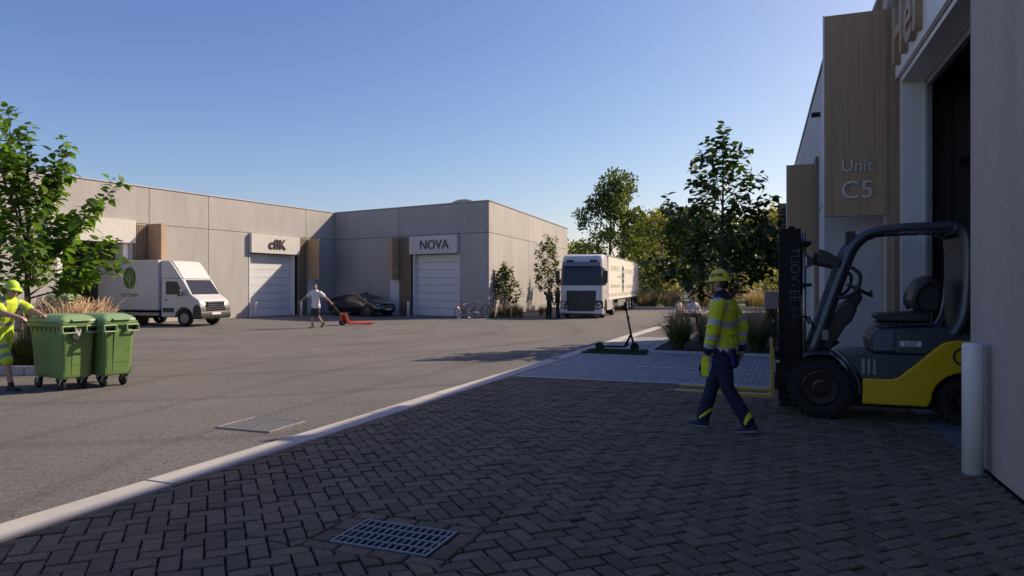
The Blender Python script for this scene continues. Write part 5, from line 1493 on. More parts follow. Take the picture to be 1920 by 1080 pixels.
# dash, column, steering wheel, levers, pedals
MB().prism([(.06, .88), (-.14, .88), (-.33, 1.22), (-.38, 1.24), (-.46, 1.43), (-.40, 1.52), (-.26, 1.46), (-.06, 1.22)], -.34, .34).build('dashboard', M_PLASTIC, FK, .03)
MB().prism([(-.22, 1.38), (-.40, 1.30), (-.56, 1.58), (-.50, 1.64), (-.40, 1.62)], -.10, .10).build('steering_column', M_PLASTIC, FK, .03)
sw = MB(); Ms = Matrix.Translation((-.52, 0, 1.67)) @ Matrix.Rotation(R(-28), 4, 'Y')
sw.tube([(.17 * math.cos(2 * PI * k / 20), .17 * math.sin(2 * PI * k / 20), 0) for k in range(21)], .017, 8, Ms, cap=False)
for k in range(3): sw.tube([(0, 0, -.02), (.16 * math.cos(k * 2.09), .16 * math.sin(k * 2.09), 0)], .012, 6, Ms)
sw.lathe([(.04, -.05), (.045, .0), (.02, .015), (.001, .015)], 12, 'z', Ms); sw.lathe([(.012, .0), (.022, .03), (.022, .055), (.001, .06)], 10, 'z', Ms, c=(-.12, .12, .0))
sw.build('steering_wheel', M_PLASTIC, FK, smooth=True)
for k in range(3):
    l = MB(); l.tube([(-.40, -.12 - k * .06, 1.48), (-.50, -.14 - k * .06, 1.70)], .008, 6); l.ell((-.505, -.14 - k * .06, 1.715), (.022, .018, .026), 8, 6); l.build('lever', M_PLASTIC, FK, smooth=True)
for k in range(2):
    l = MB(Matrix.Translation((-.22, .1 - k * .2, .93)) @ Matrix.Rotation(R(35), 4, 'Y')); l.bx(-.06, .06, -.04, .04, 0, .015); l.build('pedal', M_PLASTIC, FK)
MB().bx(-.10, -.02, .49, .545, 1.02, 1.16).build('side_lamp', M_BEIGE, FK, .012)
# work lights on the pillar
for s in (-1, 1):
    wl_ = MB(Matrix.Translation((-.13, s * .50, 2.08)) @ Matrix.Rotation(R(-12), 4, 'Y'))
    wl_.prism([(.16, -.08), (.17, .10), (.06, .085), (-.10, .02), (-.12, -.09)], -.035, .035)
    w2 = wl_.build('work_light', M_PLASTIC, FK, .01)
    MB(Matrix.Translation((.10, s * .52, 2.05))).prism([(.07, -.08), (.07, .09), (.0, .05), (-.02, -.05)], -.05, .05).build('lamp_head', M_PLASTIC, w2, .008)
    MB(Matrix.Translation((.10, s * .52, 2.05))).bx(.071, .078, -.04, .04, -.06, .06).build('lens', M_LAMPG, w2)
    MB().tube([(.08, s * .50, 1.18), (.14, s * .56, 1.32), (.26, s * .58, 1.33), (.33, s * .56, 1.27)], .014, 6).build('grab_bar', M_PLASTIC, FK, smooth=True)
# mast
for s in (-1, 1):
    c = MB(); c.bx(.23, .50, s * .36 - .012, s * .36 + .012, .10, 2.50); c.bx(.48, .50, s * .36 - s * .012, s * .36 - s * .09, .10, 2.50); c.bx(.23, .25, s * .36 - s * .012, s * .36 - s * .09, .10, 2.50)
    ch = c.build('mast_channel', M_MAST, FK, .004, seg=1)
    if s > 0:
        for tx, sz, zz, bo in (('TUOVTEE', .17, 1.88, 0), ('JbWh', .13, 1.30, 0)):
            place('lettering', text_mesh(tx, sz, .001, M_MLET, Matrix.Translation((.36, .3745, zz)) @ Matrix.Rotation(PI, 4, 'Z') @ Matrix.Rotation(PI / 2, 4, 'X') @ Matrix.Rotation(-PI / 2, 4, 'Z') , bold=-.004), ch)
    MB().bx(.31, .45, s * .27 - .02, s * .27 + .02, .14, 2.46).build('inner_mast', M_MAST, FK, .004, seg=1)
    MB().tube([(.19, s * .34, .35), (.19, s * .34, 2.44)], .026, 10).build('lift_cylinder', M_STEEL, FK, smooth=True)
    MB().tube([(.20, s * .22, 1.6), (.20, s * .22, 2.36)], .045, 10).build('hose_reel', M_MAST, FK, smooth=True)
    MB().lathe([(.03, .375 * s), (.03, .40 * s), (.001, .40 * s)], 10, 'y', c=(.52, 0, .72)).build('roller', M_CHROME, FK)
for z in (.22, 1.15, 2.1, 2.44): MB().bx(.30, .38, -.25, .25, z, z + .10).build('mast_crossbar', M_MAST, FK, .006)
for z in (1.72, 2.28): MB().bx(.10, .30, -.42, .42, z, z + .045).build('mast_bracket', M_MAST, FK, .006)
for s in (-1, 1): MB().tube([(.40, s * .06, .3), (.40, s * .06, 2.42)], .014, 6).build('lift_chain', M_STEEL, FK)
# carriage, backrest and forks
for z in (.34, .74): MB().bx(.50, .56, -.50, .50, z, z + .12).build('carriage_bar', M_MAST, FK, .008)
MB().bx(.50, .54, -.34, .34, .46, .74).build('carriage_plate', M_MAST, FK)
for s in (-1, 1):
    f = [(.565, .97), (.565, .215), (.60, .195), (1.15, .20), (1.88, .235), (1.90, .245), (1.15, .245), (.64, .245), (.612, .27), (.612, .97)]
    MB().prism(f, s * .27 - .06, s * .27 + .06).build('fork', M_FORK, FK, .008)
lb = MB()
lb.bx(.55, .58, -.48, -.44, .9, 1.20); lb.bx(.55, .58, .44, .48, .9, 1.20); lb.bx(.55, .58, -.48, .48, 1.20, 1.24)
lb.build('load_backrest', M_MAST, FK, .004, seg=1)
# ------------------------------------------------------------------ box van
M_VANW = mat('van_white', (.56, .535, .515), .32, 0, .03, 3, coat=.4)
M_BOXW = mat('box_white', (.54, .505, .495), .45, 0, .04, 2)
M_BUMP = mat('bumper_plastic', (.035, .035, .037), .5, 0, .12)
M_GLASS = mat_glass('vehicle_glass', (.022, .026, .034))
M_LAMP_ON = mat('lamp_lit', (.9, .9, .9), .1, 0, 0, emit=9)
M_GREEN_L = mat('logo_green', (.045, .13, .015), .4, 0, .25, 5)
M_GREEN_T = mat('logo_green_text', (.09, .17, .05), .5)
def quad(M, pts, name, m, parent, th=.008, bevel=0):
    """thin plate from an outline lying on a face"""
    a, b, c = [Vector(p) for p in pts[:3]]; n = (b - a).cross(c - a).normalized() * th
    k = len(pts); vs = [Vector(p) for p in pts] + [Vector(p) + n for p in pts]
    mb = MB(M).add(vs, [tuple(range(k)), tuple(range(2 * k - 1, k - 1, -1))] + [(i, (i + 1) % k, (i + 1) % k + k, i + k) for i in range(k)])
    return mb.build(name, m, parent, bevel)
VN = thing('box_van', 'white box van with green tree logo parked across the open bay', 'van', (-13.33, 29.58, 0), math.atan2(-.309, .951))
VN_I = Matrix()
for x in (0, -2.9):
    for y in (.78, -.78): wheel(VN, (x, y, .345), .345, .21, M_RIMW, .60, bolts=5, dish=.25)
W = .87
arch = arc(0, .345, .42, 180, 0, 10)
cab = [(-1.22, .36)] + [(-.43, .36)] + arch[1:-1] + [(.43, .36), (.70, .34), (.80, .42), (.82, .62), (.80, .98), (.72, 1.10), (.36, 1.31), (-.10, 1.95), (-.22, 2.0), (-1.22, 2.02)]
cb = MB(); n = len(cab)
def yw(z): return W
def yx(x, z): 
    return W
vs = [(x, -yx(x, z), z) for x, z in cab] + [(x, yx(x, z), z) for x, z in cab]
cb.add(vs, [tuple(range(n)), tuple(range(2 * n - 1, n - 1, -1))] + [(i, i + n, (i + 1) % n + n, (i + 1) % n) for i in range(n)])
cbo = cb.build('cab', M_VANW, VN, .085, seg=4, ang=22)
bx_ = MB().bx(-4.55, -1.26, -.97, .97, .66, 2.77).build('cargo_box', M_BOXW, VN, .025)
MB().bx(-4.56, -1.25, -.975, .975, .655, .70).build('box_sill', M_COPING, bx_, .006, seg=1)
for s in (-1, 1):
    MB().prism([(-1.255, 2.0), (-1.255, 2.74), (-1.10, 2.76), (-.74, 2.70), (-.52, 2.45), (-.16, 2.0)], s * .76, s * .86).build('deflector_cheek', M_VANW, VN, .03)
df = MB(); pr = [(-1.255, 2.0), (-1.255, 2.74), (-1.10, 2.77), (-.70, 2.73), (-.45, 2.42), (-.12, 1.985)]
df.prism(pr, -.759, .759).build('roof_deflector', M_VANW, VN, .03)
# glazing
e = .012
quad(Matrix(), [(-.10 + .03, -.70, 1.92), (-.10 + .03, .70, 1.92), (.345, .79, 1.315), (.345, -.79, 1.315)][::-1], 'windscreen', M_GLASS, VN, .018)
for s in (-1, 1):
    w = lambda z: s * (yw(z) + .004)
    p = [(-.95, w(1.32), 1.32), (-.08, w(1.32), 1.32), (-.06, w(1.38), 1.38), (-.36, w(1.86), 1.86), (-.95, w(1.88), 1.88)]
    dr = quad(Matrix(), [(-1.06, s * (W + .002), .46), (-.50, s * (W + .002), .46), (-.38, s * (W + .002), .72), (-.20, s * (W + .002), .86), (-.05, s * (W + .002), 1.25), (-1.06, s * (W + .002), 1.25)][::s], 'door', M_VANW, VN, .004)
    quad(Matrix(), p[::s], 'side_window', M_GLASS, dr, .008)
    MB().bx(-1.0, -.86, s * (W + .006), s * (W + .03), 1.08, 1.12).build('handle', M_BUMP, dr, .008, seg=1)
    MB().bx(-1.10, -.52, s * W, s * (W + .022), .58, .76).build('rub_strip', M_BUMP, VN, .01)
    m = MB(); m.tube([(-.10, s * (W - .02), 1.36), (-.05, s * (W + .12), 1.38)], .025, 6); mo = m.build('mirror_arm', M_BUMP, VN)
    MB().bx(-.10, .02, s * (W + .08), s * (W + .28), 1.26, 1.54).build('mirror', M_BUMP, mo, .04, seg=3)
    a0 = arc(0, .345, .46, 4, 172, 12); a1 = arc(0, .345, .41, 4, 172, 12)
    MB().prism(a0 + a1[::-1], s * (W - .01), s * (W + .02)).build('wheel_arch', M_BUMP, VN, .008)
    hl = quad(Matrix(), [(.50, s * (W - .01), 1.10), (.76, s * .60, 1.02), (.79, s * .60, .90), (.56, s * (W - .02), .96)][::-s], 'headlight', M_LAMPG, VN, .03)
    MB().ell((.80, s * .62, .93), (.012, .05, .035), 10, 6).build('bulb', M_LAMP_ON, hl)
    MB().ell((.60, s * (W - .035), 1.03), (.012, .035, .025), 10, 6).build('bulb', M_LAMP_ON, hl)
    MB().bx(-3.9, -1.3, s * .80, s * .93, .42, .56).build('side_skirt', M_COPING, VN, .01)
bp = [(.40, .30), (.84, .30), (.885, .40), (.885, .58), (.85, .64), (.5, .66), (.43, .42)]
for s in (-1, 1): MB().prism([(.42, .5), (.862, .5), (.862, .74), (.80, .86), (.62, .93), (.46, .80)], s * .54, s * .884).build('front_cheek', M_BUMP, VN, .03, seg=3)
MB().prism(bp, -.882, .882).build('bumper', M_BUMP, VN, .04, seg=3)
gr = MB().bx(.76, .85, -.53, .53, .645, 1.03).build('grille', M_BLACK, VN, .01)
for k in range(4): MB().bx(.85, .872, -.51 + .015 * k, .51 - .015 * k, .68 + k * .09, .722 + k * .09).build('grille_bar', M_CHROME, gr, .005, seg=1)
MB().bx(.886, .893, -.26, .26, .48, .58).build('number_plate', M_PLATE, VN)
MB().bx(.38, .76, -.72, .72, .30, .36).build('skid_plate', M_COPING, VN)
MB().bx(-4.5, -.5, -.38, -.28, .42, .64).build('chassis_rail', M_MAST, VN); MB().bx(-4.5, -.5, .28, .38, .42, .64).build('chassis_rail', M_MAST, VN)
MB().ell((-1.9, -.60, .46), (.35, .18, .16), 12, 8).build('fuel_tank', M_MAST, VN)
# tree logo on the box side facing the yard
yb = -.972
lg = MB(); ov = [(-2.78 + .33 * math.cos(2 * PI * k / 36), 2.02 + .45 * math.sin(2 * PI * k / 36)) for k in range(36)]
lg.prism(ov, yb - .006, yb); lo = lg.build('logo', M_GREEN_L, bx_)
ring = MB(); o2 = [(-2.78 + .35 * math.cos(2 * PI * k / 36), 2.01 + .475 * math.sin(2 * PI * k / 36)) for k in range(36)]
ring.prism(o2, yb - .003, yb - .0005); ring.build('logo_ring', mat('logo_ring', (.30, .36, .16), .5), bx_)
br = MB(); zf = yb - .008
for pts in ([(-2.78, 1.58), (-2.78, 1.85), (-2.77, 2.1), (-2.74, 2.42)], [(-2.78, 1.80), (-2.95, 1.98), (-3.03, 2.14)], [(-2.78, 1.84), (-2.68, 2.0), (-2.62, 2.2), (-2.62, 2.34)], [(-2.77, 2.0), (-2.86, 2.15), (-2.86, 2.32)], [(-2.90, 1.92), (-2.93, 2.08), (-2.92, 2.2)]):
    br.tube([(x, zf, z) for x, z in pts], [.022, .016, .011, .006][:len(pts)], 4)
br.build('logo_branches', mat('logo_line', (.42, .46, .26), .5), bx_)
place('lettering', text_mesh('cm:bein', .30, .003, M_GREEN_T, Matrix.Translation((-2.80, yb - .003, 1.22)) @ Matrix.Rotation(PI / 2, 4, 'X'), bold=.002), bx_)
MB().lathe([(.03, yb), (.03, yb - .012), (.001, yb - .012)], 10, 'y', c=(-3.95, 0, .86)).build('filler_cap', M_BLACK, bx_)

# ------------------------------------------------------------------ articulated truck
TR = thing('articulated_truck', 'white articulated truck with grey green lettering on its trailer', 'truck', (3.575, 35.81, 0), math.atan2(-.9598, -.2806))
M_TRW = mat('truck_white', (.57, .545, .54), .3, 0, .03, 3, coat=.35)
M_TRAIL = mat('trailer_white', (.70, .66, .60), .45, 0, .04, 1.5)
def rrect(x0, x1, hw, r, n=5):
    p = [(x0, -hw)]
    p += [(x1 - r + r * math.sin(PI / 2 * k / n), -hw + r - r * math.cos(PI / 2 * k / n)) for k in range(n + 1)]
    p += [(x1 - r + r * math.cos(PI / 2 * k / n), hw - r + r * math.sin(PI / 2 * k / n)) for k in range(n + 1)]
    return p + [(x0, hw)]
cabm = MB()
secs = [(.55, .0, 1.12), (1.0, .0, 1.12), (1.66, -.02, 1.12), (2.70, -.20, 1.10), (2.95, -.26, 1.09), (3.22, -.40, 1.05), (3.32, -.62, .98)]
rings = [[(x, y, z) for x, y in rrect(-1.78, x1, hw, .22)] for z, x1, hw in secs]; k = len(rings[0])
vs = [p for r_ in rings for p in r_]
cabm.add(vs, [(j * k + i, j * k + (i + 1) % k, (j + 1) * k + (i + 1) % k, (j + 1) * k + i) for j in range(len(secs) - 1) for i in range(k)] + [tuple(range(k)), tuple(range((len(secs) - 1) * k, len(secs) * k))])
cab_ = cabm.build('cab', M_TRW, TR, .03, seg=2, ang=30)
quad(Matrix(), [(.008, -1.0, 1.70), (.008, 1.0, 1.70), (-.165, 1.0, 2.66), (-.165, -1.0, 2.66)], 'windscreen', M_GLASS, TR, .012)
for s in (-1, 1): quad(Matrix(), [(-.02, s * 1.0, 1.70), (-.20, s * 1.124, 1.74), (-.34, s * 1.108, 2.62), (-.175, s * 1.0, 2.66)][::s], 'corner_glass', M_GLASS, TR, .006)
MB().prism([(.03, 2.70), (-.16, 2.92), (-.20, 2.90), (-.05, 2.66)], -1.0, 1.0).build('sun_visor', mat('visor', (.16, .17, .2), .3), TR, .01)
for s in (-1, 1): MB().bx(-.20, -.135, s * .62 - .2, s * .62 + .2, 2.90, 3.02).build('roof_lamp', M_BLACK, TR, .02)
g = MB(); g.add([(.015, -.78, 1.42), (.015, .78, 1.42), (.05, .72, .40), (.05, .62, .33), (.05, -.62, .33), (.05, -.72, .40), (-.1, -.78, 1.42), (-.1, .78, 1.42), (-.1, .70, .46), (-.1, .60, .40), (-.1, -.60, .40), (-.1, -.70, .46)], [(0, 1, 2, 3, 4, 5), (6, 7, 8, 9, 10, 11), (0, 1, 7, 6), (1, 2, 8, 7), (2, 3, 9, 8), (3, 4, 10, 9), (4, 5, 11, 10), (5, 0, 6, 11)])
go = g.build('grille', M_BLACK, TR, .02)
for q in range(5): MB().bx(.036, .07, -.72 + .02 * q, .72 - .02 * q, 1.27 - q * .19, 1.36 - q * .19).build('grille_bar', M_BUMP, go, .01)
MB().prism([(-.40, .22), (.02, .22), (.055, .26), (.055, .34), (.0, .50), (-.3, .54)], -1.12, 1.12).build('bumper', M_TRW, TR, .04, seg=3)
MB().bx(-.36, .03, -1.10, 1.10, .16, .219).build('spoiler', M_BUMP, TR, .02)
for s in (-1, 1):
    hl = quad(Matrix(), [(.03, s * .74, .88), (.01, s * 1.02, .90), (-.10, s * 1.125, .86), (-.08, s * 1.125, .48), (.05, s * .84, .44)][::s], 'headlight', M_BLACK, TR, .03)
    for z in (.76, .58): MB().ell((.055, s * .92, z), (.02, .09, .05), 10, 6).build('lamp', M_LAMPG, hl)
    dr = quad(Matrix(), [(-.30, s * 1.122, .62), (-1.28, s * 1.122, .98), (-1.28, s * 1.118, 2.55), (-.42, s * 1.112, 2.55), (-.22, s * 1.122, 1.66)][::-s], 'door', M_TRW, TR, .004)
    quad(Matrix(), [(-.28, s * 1.127, 1.70), (-1.05, s * 1.127, 1.70), (-1.05, s * 1.118, 2.44), (-.50, s * 1.118, 2.48)][::-s], 'side_window', M_GLASS, dr, .004)
    m = MB(); m.tube([(-.22, s * 1.1, 2.5), (-.02, s * 1.24, 2.52)], .03, 6); m.tube([(-.22, s * 1.1, 1.72), (-.02, s * 1.24, 1.76)], .03, 6); mo = m.build('mirror_arm', M_BUMP, TR); mo['kind'] = 'stuff'
    MB().bx(-.10, .08, s * 1.14, s * 1.36, 1.80, 2.46).build('mirror', M_BLACK, mo, .05, seg=3)
    MB().bx(-1.25, -1.15, s * 1.125, s * 1.14, 1.28, 1.34).build('handle', M_BLACK, dr)
    a0 = arc(-.98, .46, .60, 0, 180, 14); a1 = arc(-.98, .46, .52, 0, 180, 14)
    MB().prism(a1, s * .8, s * 1.126).build('wheel_arch', M_BLACK, TR)
    MB().prism([(-1.60, .36), (-3.55, .36), (-3.60, .50), (-3.50, 1.0), (-1.78, 1.0), (-1.58, .8)], s * .98, s * 1.115).build('side_fairing', M_TRW, TR, .02)
for x in (-.98, -4.3):
    for y in (.94, -.94): wheel(TR, (x, y, .46), .46, .28, M_RIMW, .6, bolts=8, dish=.3)
MB().bx(-5.6, -.5, -.42, .42, .5, .86).build('tractor_frame', M_MAST, TR)
tl = MB().bx(-17.2, -1.98, -1.12, 1.12, .93, 3.33).build('trailer_box', M_TRAIL, TR, .02)
for s in (-1, 1):
    MB().bx(-17.21, -1.97, s * 1.118, s * 1.132, 3.26, 3.345).build('top_rail', M_COPING, tl, .004, seg=1)
    MB().bx(-17.21, -1.97, s * 1.118, s * 1.130, .90, .99).build('bottom_rail', M_TRAIL, tl, .004, seg=1)
    st = MB().bx(-.09, .09, s * 1.1205, s * 1.126, 1.06, 1.24).mesh('strap_hook', M_COPING)
    for q in range(26): place('strap_hook', st, tl, (-2.4 - q * .58, 0, 0))
MB().bx(-16.6, -7.5, -.5, .5, .55, .93).build('trailer_frame', M_MAST, TR)
for x in (-10.9, -12.4, -13.9):
    for y in (.94, -.94): wheel(TR, (x, y, .46), .46, .3, M_RIMW, .58, bolts=8, dish=.3)
for s in (-1, 1): MB().bx(-9.8, -6.2, s * 1.02, s * 1.06, .45, .82).build('side_guard', M_COPING, TR, .01)
MB().bx(-17.3, -16.7, -1.0, 1.0, .45, .75).build('rear_bumper', M_MAST, TR, .01)
MB().bx(-6.4, -6.1, -.6, -.4, .0, .9).build('landing_leg', M_MAST, TR); MB().bx(-6.4, -6.1, .4, .6, .0, .9).build('landing_leg', M_MAST, TR)
M_TL = mat('trailer_letter', (.36, .40, .30), .5); M_TLR = mat('trailer_letter_grey', (.42, .41, .38), .5)
def tt(s, size, x, z, m, al='LEFT', wx=1.8):
    place('lettering', text_mesh(s, size, .003, m, Matrix.Translation((x, 1.123, z)) @ Matrix.Rotation(PI, 4, 'Z') @ Matrix.Rotation(PI / 2, 4, 'X') @ Matrix.Diagonal((wx, 1, 1, 1)), align=al, bold=.0), tl)
# local x decreases to the right when looking at this side
tt('CROMPLETT', .42, -2.5, 2.5, M_TL); tt('PLASTORETT', .40, -9.1, 2.45, M_TL)
tt('azoom', .34, -5.4, 2.12, M_TLR); tt('CENTRUMCERN PVL', .28, -2.4, 1.55, M_TLR); tt('ACT MEDICIEN BR', .29, -9.3, 1.50, M_TLR)
sh_ = [(-7.55, 2.75), (-7.55, 1.75), (-7.8, 1.4), (-8.1, 1.22), (-8.4, 1.4), (-8.65, 1.75), (-8.65, 2.75), (-8.1, 2.92)]
cr_ = MB().prism(sh_, 1.1205, 1.128).build('crest', mat('crest_green', (.055, .075, .055), .5), tl)
for z0, z1 in ((2.45, 2.6), (2.05, 2.12), (1.7, 1.8)): MB().bx(-8.5, -7.7, 1.1282, 1.131, z0, z1).build('crest_stripe', M_TLR, cr_)
# ------------------------------------------------------------------ dark car
CR = thing('parked_car', 'black fastback car parked against the shaded NOVA front', 'car', (-7.38, 38.2, 0), math.atan2(-.552, .8335))
M_CAR = mat('car_black', (.008, .0085, .009), .16, 0, .05, coat=1.0)
def cline(tab, x):
    for (x0, v0), (x1, v1) in zip(tab, tab[1:]):
        if x0 <= x <= x1: t = (x - x0) / (x1 - x0); t = t * t * (3 - 2 * t) * .4 + t * .6; return v0 + (v1 - v0) * t
    return tab[0][1] if x < tab[0][0] else tab[-1][1]
top = [(-3.38, .78), (-3.2, .90), (-2.6, 1.06), (-2.0, 1.22), (-1.45, 1.29), (-1.0, 1.27), (-.55, 1.13), (-.05, .90), (.30, .80), (.60, .70), (.78, .56)]
belt = [(-3.38, .74), (-2.6, .83), (-1.5, .80), (-.4, .78), (.0, .76), (.5, .66), (.78, .50)]
wid = [(-3.38, .60), (-3.15, .74), (-2.5, .80), (-1.2, .81), (.0, .80), (.5, .74), (.78, .54)]
sill = [(-3.38, .40), (-3.2, .24), (-2.9, .20), (.5, .20), (.70, .22), (.78, .30)]
xs_ = [-3.38 + 4.16 * i / 52 for i in range(53)]
def row(x):
    t, b, w, s_ = cline(top, x), cline(belt, x), cline(wid, x), cline(sill, x); b = min(b, t - .03)
    g = max(0, t - b); rw = w * (.98 - .42 * min(1, g / .5))
    return [(x, w * .9, s_), (x, w, s_ + .10), (x, w * 1.0, (s_ + b) / 2 + .04), (x, w * .98, b), (x, w * .98 - (w * .98 - rw) * .5, b + g * .48), (x, rw, b + g * .90), (x, rw * .55, t), (x, 0, t + .005)]
vs = []; 
for x in xs_:
    h_ = row(x); vs += [(a, -b, c) for a, b, c in h_] + [(a, b, c) for a, b, c in h_[-2::-1]]
K = 15; bd = MB(); gl = MB()
bd.v = [Vector(v) for v in vs]; gl.v = [Vector(v) for v in vs]
for i in range(52):
    for j in range(K - 1):
        f = (i * K + j, i * K + j + 1, (i + 1) * K + j + 1, (i + 1) * K + j); x = (xs_[i] + xs_[i + 1]) / 2
        side = j in (3, 4, 9, 10); topf = j in (5, 6, 7, 8)
        isg = (side and -2.55 < x < -.42 and not -1.42 < x < -1.34) or (topf and (-.95 < x < -.10 or -2.9 < x < -2.0))
        (gl if isg else bd).f.append(f); (gl if isg else bd).mi.append(0)
bd.f.append(tuple(range(K))); bd.mi.append(0); bd.f.append(tuple(range(52 * K, 53 * K))); bd.mi.append(0)
cbod = bd.build('body', M_CAR, CR, smooth=True); gl.build('glazing', M_GLASS, CR, smooth=True)
for s in (-1, 1):
    for x in (0, -2.52):
        MB().lathe([(.37, s * .60), (.37, s * .815), (.001, s * .815)], 24, 'y', c=(x, 0, .33)).build('wheel_arch', M_BLACK, CR)
        wheel(CR, (x, s * .735, .315), .315, .2, mat('rim_grey', (.10, .10, .105), .35, .6), .72, spokes=5, bolts=0, dish=.2)
    MB().tube([(-2.5, s * .70, .90), (-1.6, s * .775, .82), (-.4, s * .785, .79)], .008, 6).build('window_trim', M_CHROME, CR)
    MB().tube([(-2.5, s * .70, .92), (-2.1, s * .60, 1.10), (-1.4, s * .53, 1.23), (-.9, s * .55, 1.17), (-.42, s * .70, .86)], .010, 6).build('roof_trim', M_CHROME, CR)
    MB().ell((-.42, s * .88, .87), (.08, .09, .055), 10, 7).build('mirror', M_CAR, CR, smooth=True)
    MB().ell((.48, s * .60, .64), (.20, .10, .035), 12, 6).build('headlight', M_LAMPG, CR, smooth=True)
    MB().bx(-3.40, -3.30, s * .55, s * .70, .66, .72).build('tail_light', mat('tail_lens', (.25, .01, .01), .2), CR)
    for x in (-1.35, -2.25): MB().bx(x - .08, x + .08, s * .80, s * .818, .70, .72).build('handle', M_CHROME, CR)
MB().bx(.70, .80, -.22, .22, .34, .43).build('number_plate', M_PLATE, CR)
MB().bx(-1.0, -.85, -.05, .05, 1.27, 1.33).build('roof_sensor', M_BLACK, CR, .01)

# ------------------------------------------------------------------ wheeled bins
M_BIN = mat('bin_green', (.13, .225, .07), .45, 0, .16, 2.2, .05, 30)
M_BINL = mat('bin_lid_green', (.21, .33, .16), .40, 0, .08, 3, .05, 30)
M_BIND = mat('bin_dark_green', (.05, .12, .03), .5, 0, .1)
M_CAST = mat('castor_metal', (.42, .41, .36), .4, .5, .1)
def make_bin(loc, rz, label, badge, group):
    t = thing('wheeled_bin', label, 'bin', loc, rz, group)
    def ring(z, hx, hy, r=.05):
        p = []
        for (cx, cy_, a0) in ((hx - r, hy - r, 0), (-hx + r, hy - r, 90), (-hx + r, -hy + r, 180), (hx - r, -hy + r, 270)):
            for k in range(4): a = R(a0 + 30 * k); p.append((cx + r * math.cos(a), cy_ + r * math.sin(a), z))
        return p
    b = MB(); lv = [(.20, .44, .215), (.22, .455, .225), (.30, .46, .23), (1.06, .515, .265)]
    rg = [ring(*q) for q in lv]; k = len(rg[0]); vs = [p for r_ in rg for p in r_]
    b.add(vs, [(j * k + i, j * k + (i + 1) % k, (j + 1) * k + (i + 1) % k, (j + 1) * k + i) for j in range(3) for i in range(k)] + [tuple(range(k)), tuple(range(3 * k, 4 * k))])
    body = b.build('body', M_BIN, t, .012)
    r = MB(); rr2 = [ring(z, hx, hy, .04) for z, hx, hy in ((1.04, .535, .285), (1.05, .55, .30), (1.115, .555, .305), (1.12, .54, .29))]
    vs = [p for q in rr2 for p in q]; r.add(vs, [(j * k + i, j * k + (i + 1) % k, (j + 1) * k + (i + 1) % k, (j + 1) * k + i) for j in range(3) for i in range(k)] + [tuple(range(k)), tuple(range(3 * k, 4 * k))]); r.build('rim', M_BIN, t, .006)
    # panel on the end face, with a step
    def xf(z): return .44 + (.515 - .44) * (z - .2) / .86
    p = MB(); p.add([(xf(.24) + .016, -.10, .24), (xf(.24) + .016, .17, .24), (xf(.98) + .016, .20, .98), (xf(.98) + .016, -.10, .98), (xf(.24) - .01, -.10, .24), (xf(.24) - .01, .17, .24), (xf(.98) - .01, .20, .98), (xf(.98) - .01, -.10, .98)], [(0, 1, 2, 3), (4, 5, 6, 7), (0, 1, 5, 4), (1, 2, 6, 5), (2, 3, 7, 6), (3, 0, 4, 7)])
    p.build('end_panel', M_BIN, body, .006)
    for y0, y1 in ((-.225, -.12), (.165, .225)): MB().bx(xf(.25) - .02, xf(.25) + .012, y0, y1, .21, .33).build('corner_pocket', M_BIND, body, .006)
    MB().bx(xf(.42) - .01, xf(.42) + .0185, -.098, .17, .418, .424).build('panel_seam', M_BIND, body)
    # gussets under the rim along the long sides
    for s in (-1, 1):
        for q in range(7):
            x = -.42 + q * .14; MB().add([(x, s * .263, 1.045), (x, s * .295, 1.045), (x, s * .262, .94), (x + .016, s * .263, 1.045), (x + .016, s * .295, 1.045), (x + .016, s * .262, .94)], [(0, 1, 2), (3, 4, 5), (0, 1, 4, 3), (1, 2, 5, 4), (2, 0, 3, 5)]).build('rim_gusset', M_BIN, body)
    # end handles: rectangular loops
    for s in (-1, 1):
        h = MB(); yc = s * .19
        for a, c in (((.56, yc - .10, 1.06), (.56, yc + .10, 1.06)), ((.575, yc - .10, .955), (.575, yc + .10, .955)), ((.56, yc - .10, 1.06), (.575, yc - .10, .955)), ((.56, yc + .10, 1.06), (.575, yc + .10, .955))):
            h.cap(a, c, .013, .013, 8)
        h.bx(.50, .565, yc - .11, yc - .09, .94, 1.07); h.bx(.50, .565, yc + .09, yc + .11, .94, 1.07)
        ho = h.build('lifting_handle', M_BINL, t, smooth=False); ho['kind'] = 'stuff'
        MB().bx(.498, .512, yc - .085, yc + .085, .955, 1.055).build('handle_recess', M_BLACK, t)
    # lid
    l = MB(); lr = [ring(z, hx, hy, .06) for z, hx, hy in ((1.121, .54, .29), (1.165, .53, .285), (1.215, .46, .235), (1.25, .36, .165), (1.255, .1, .05))]
    vs = [p for q in lr for p in q]; l.add(vs, [(j * k + i, j * k + (i + 1) % k, (j + 1) * k + (i + 1) % k, (j + 1) * k + i) for j in range(4) for i in range(k)] + [tuple(range(k)), tuple(range(4 * k, 5 * k))])
    lid = l.build('lid', M_BINL, t, .012)
    MB().prism([(.42, 1.15), (.57, 1.13), (.585, 1.15), (.57, 1.165), (.44, 1.20)], -.14, .14).build('lid_grip', M_BINL, lid, .006)
    for x in (.36, -.36):
        for y in (.17, -.17):
            c = MB(); c.lathe([(.035, .185), (.035, .20)], 10, c=(x, y, 0)); c.prism([(x - .03, .20), (x + .05, .20), (x - .045, .085), (x - .075, .085)], y - .04, y - .033); c.prism([(x - .03, .20), (x + .05, .20), (x - .045, .085), (x - .075, .085)], y + .033, y + .04)
            co = c.build('castor_fork', M_CAST, t); co['kind'] = 'stuff'
            wheel(t, (x - .06, y, .098), .098, .05, M_RIMB, .55, name='castor_wheel', bolts=0, dish=.2)
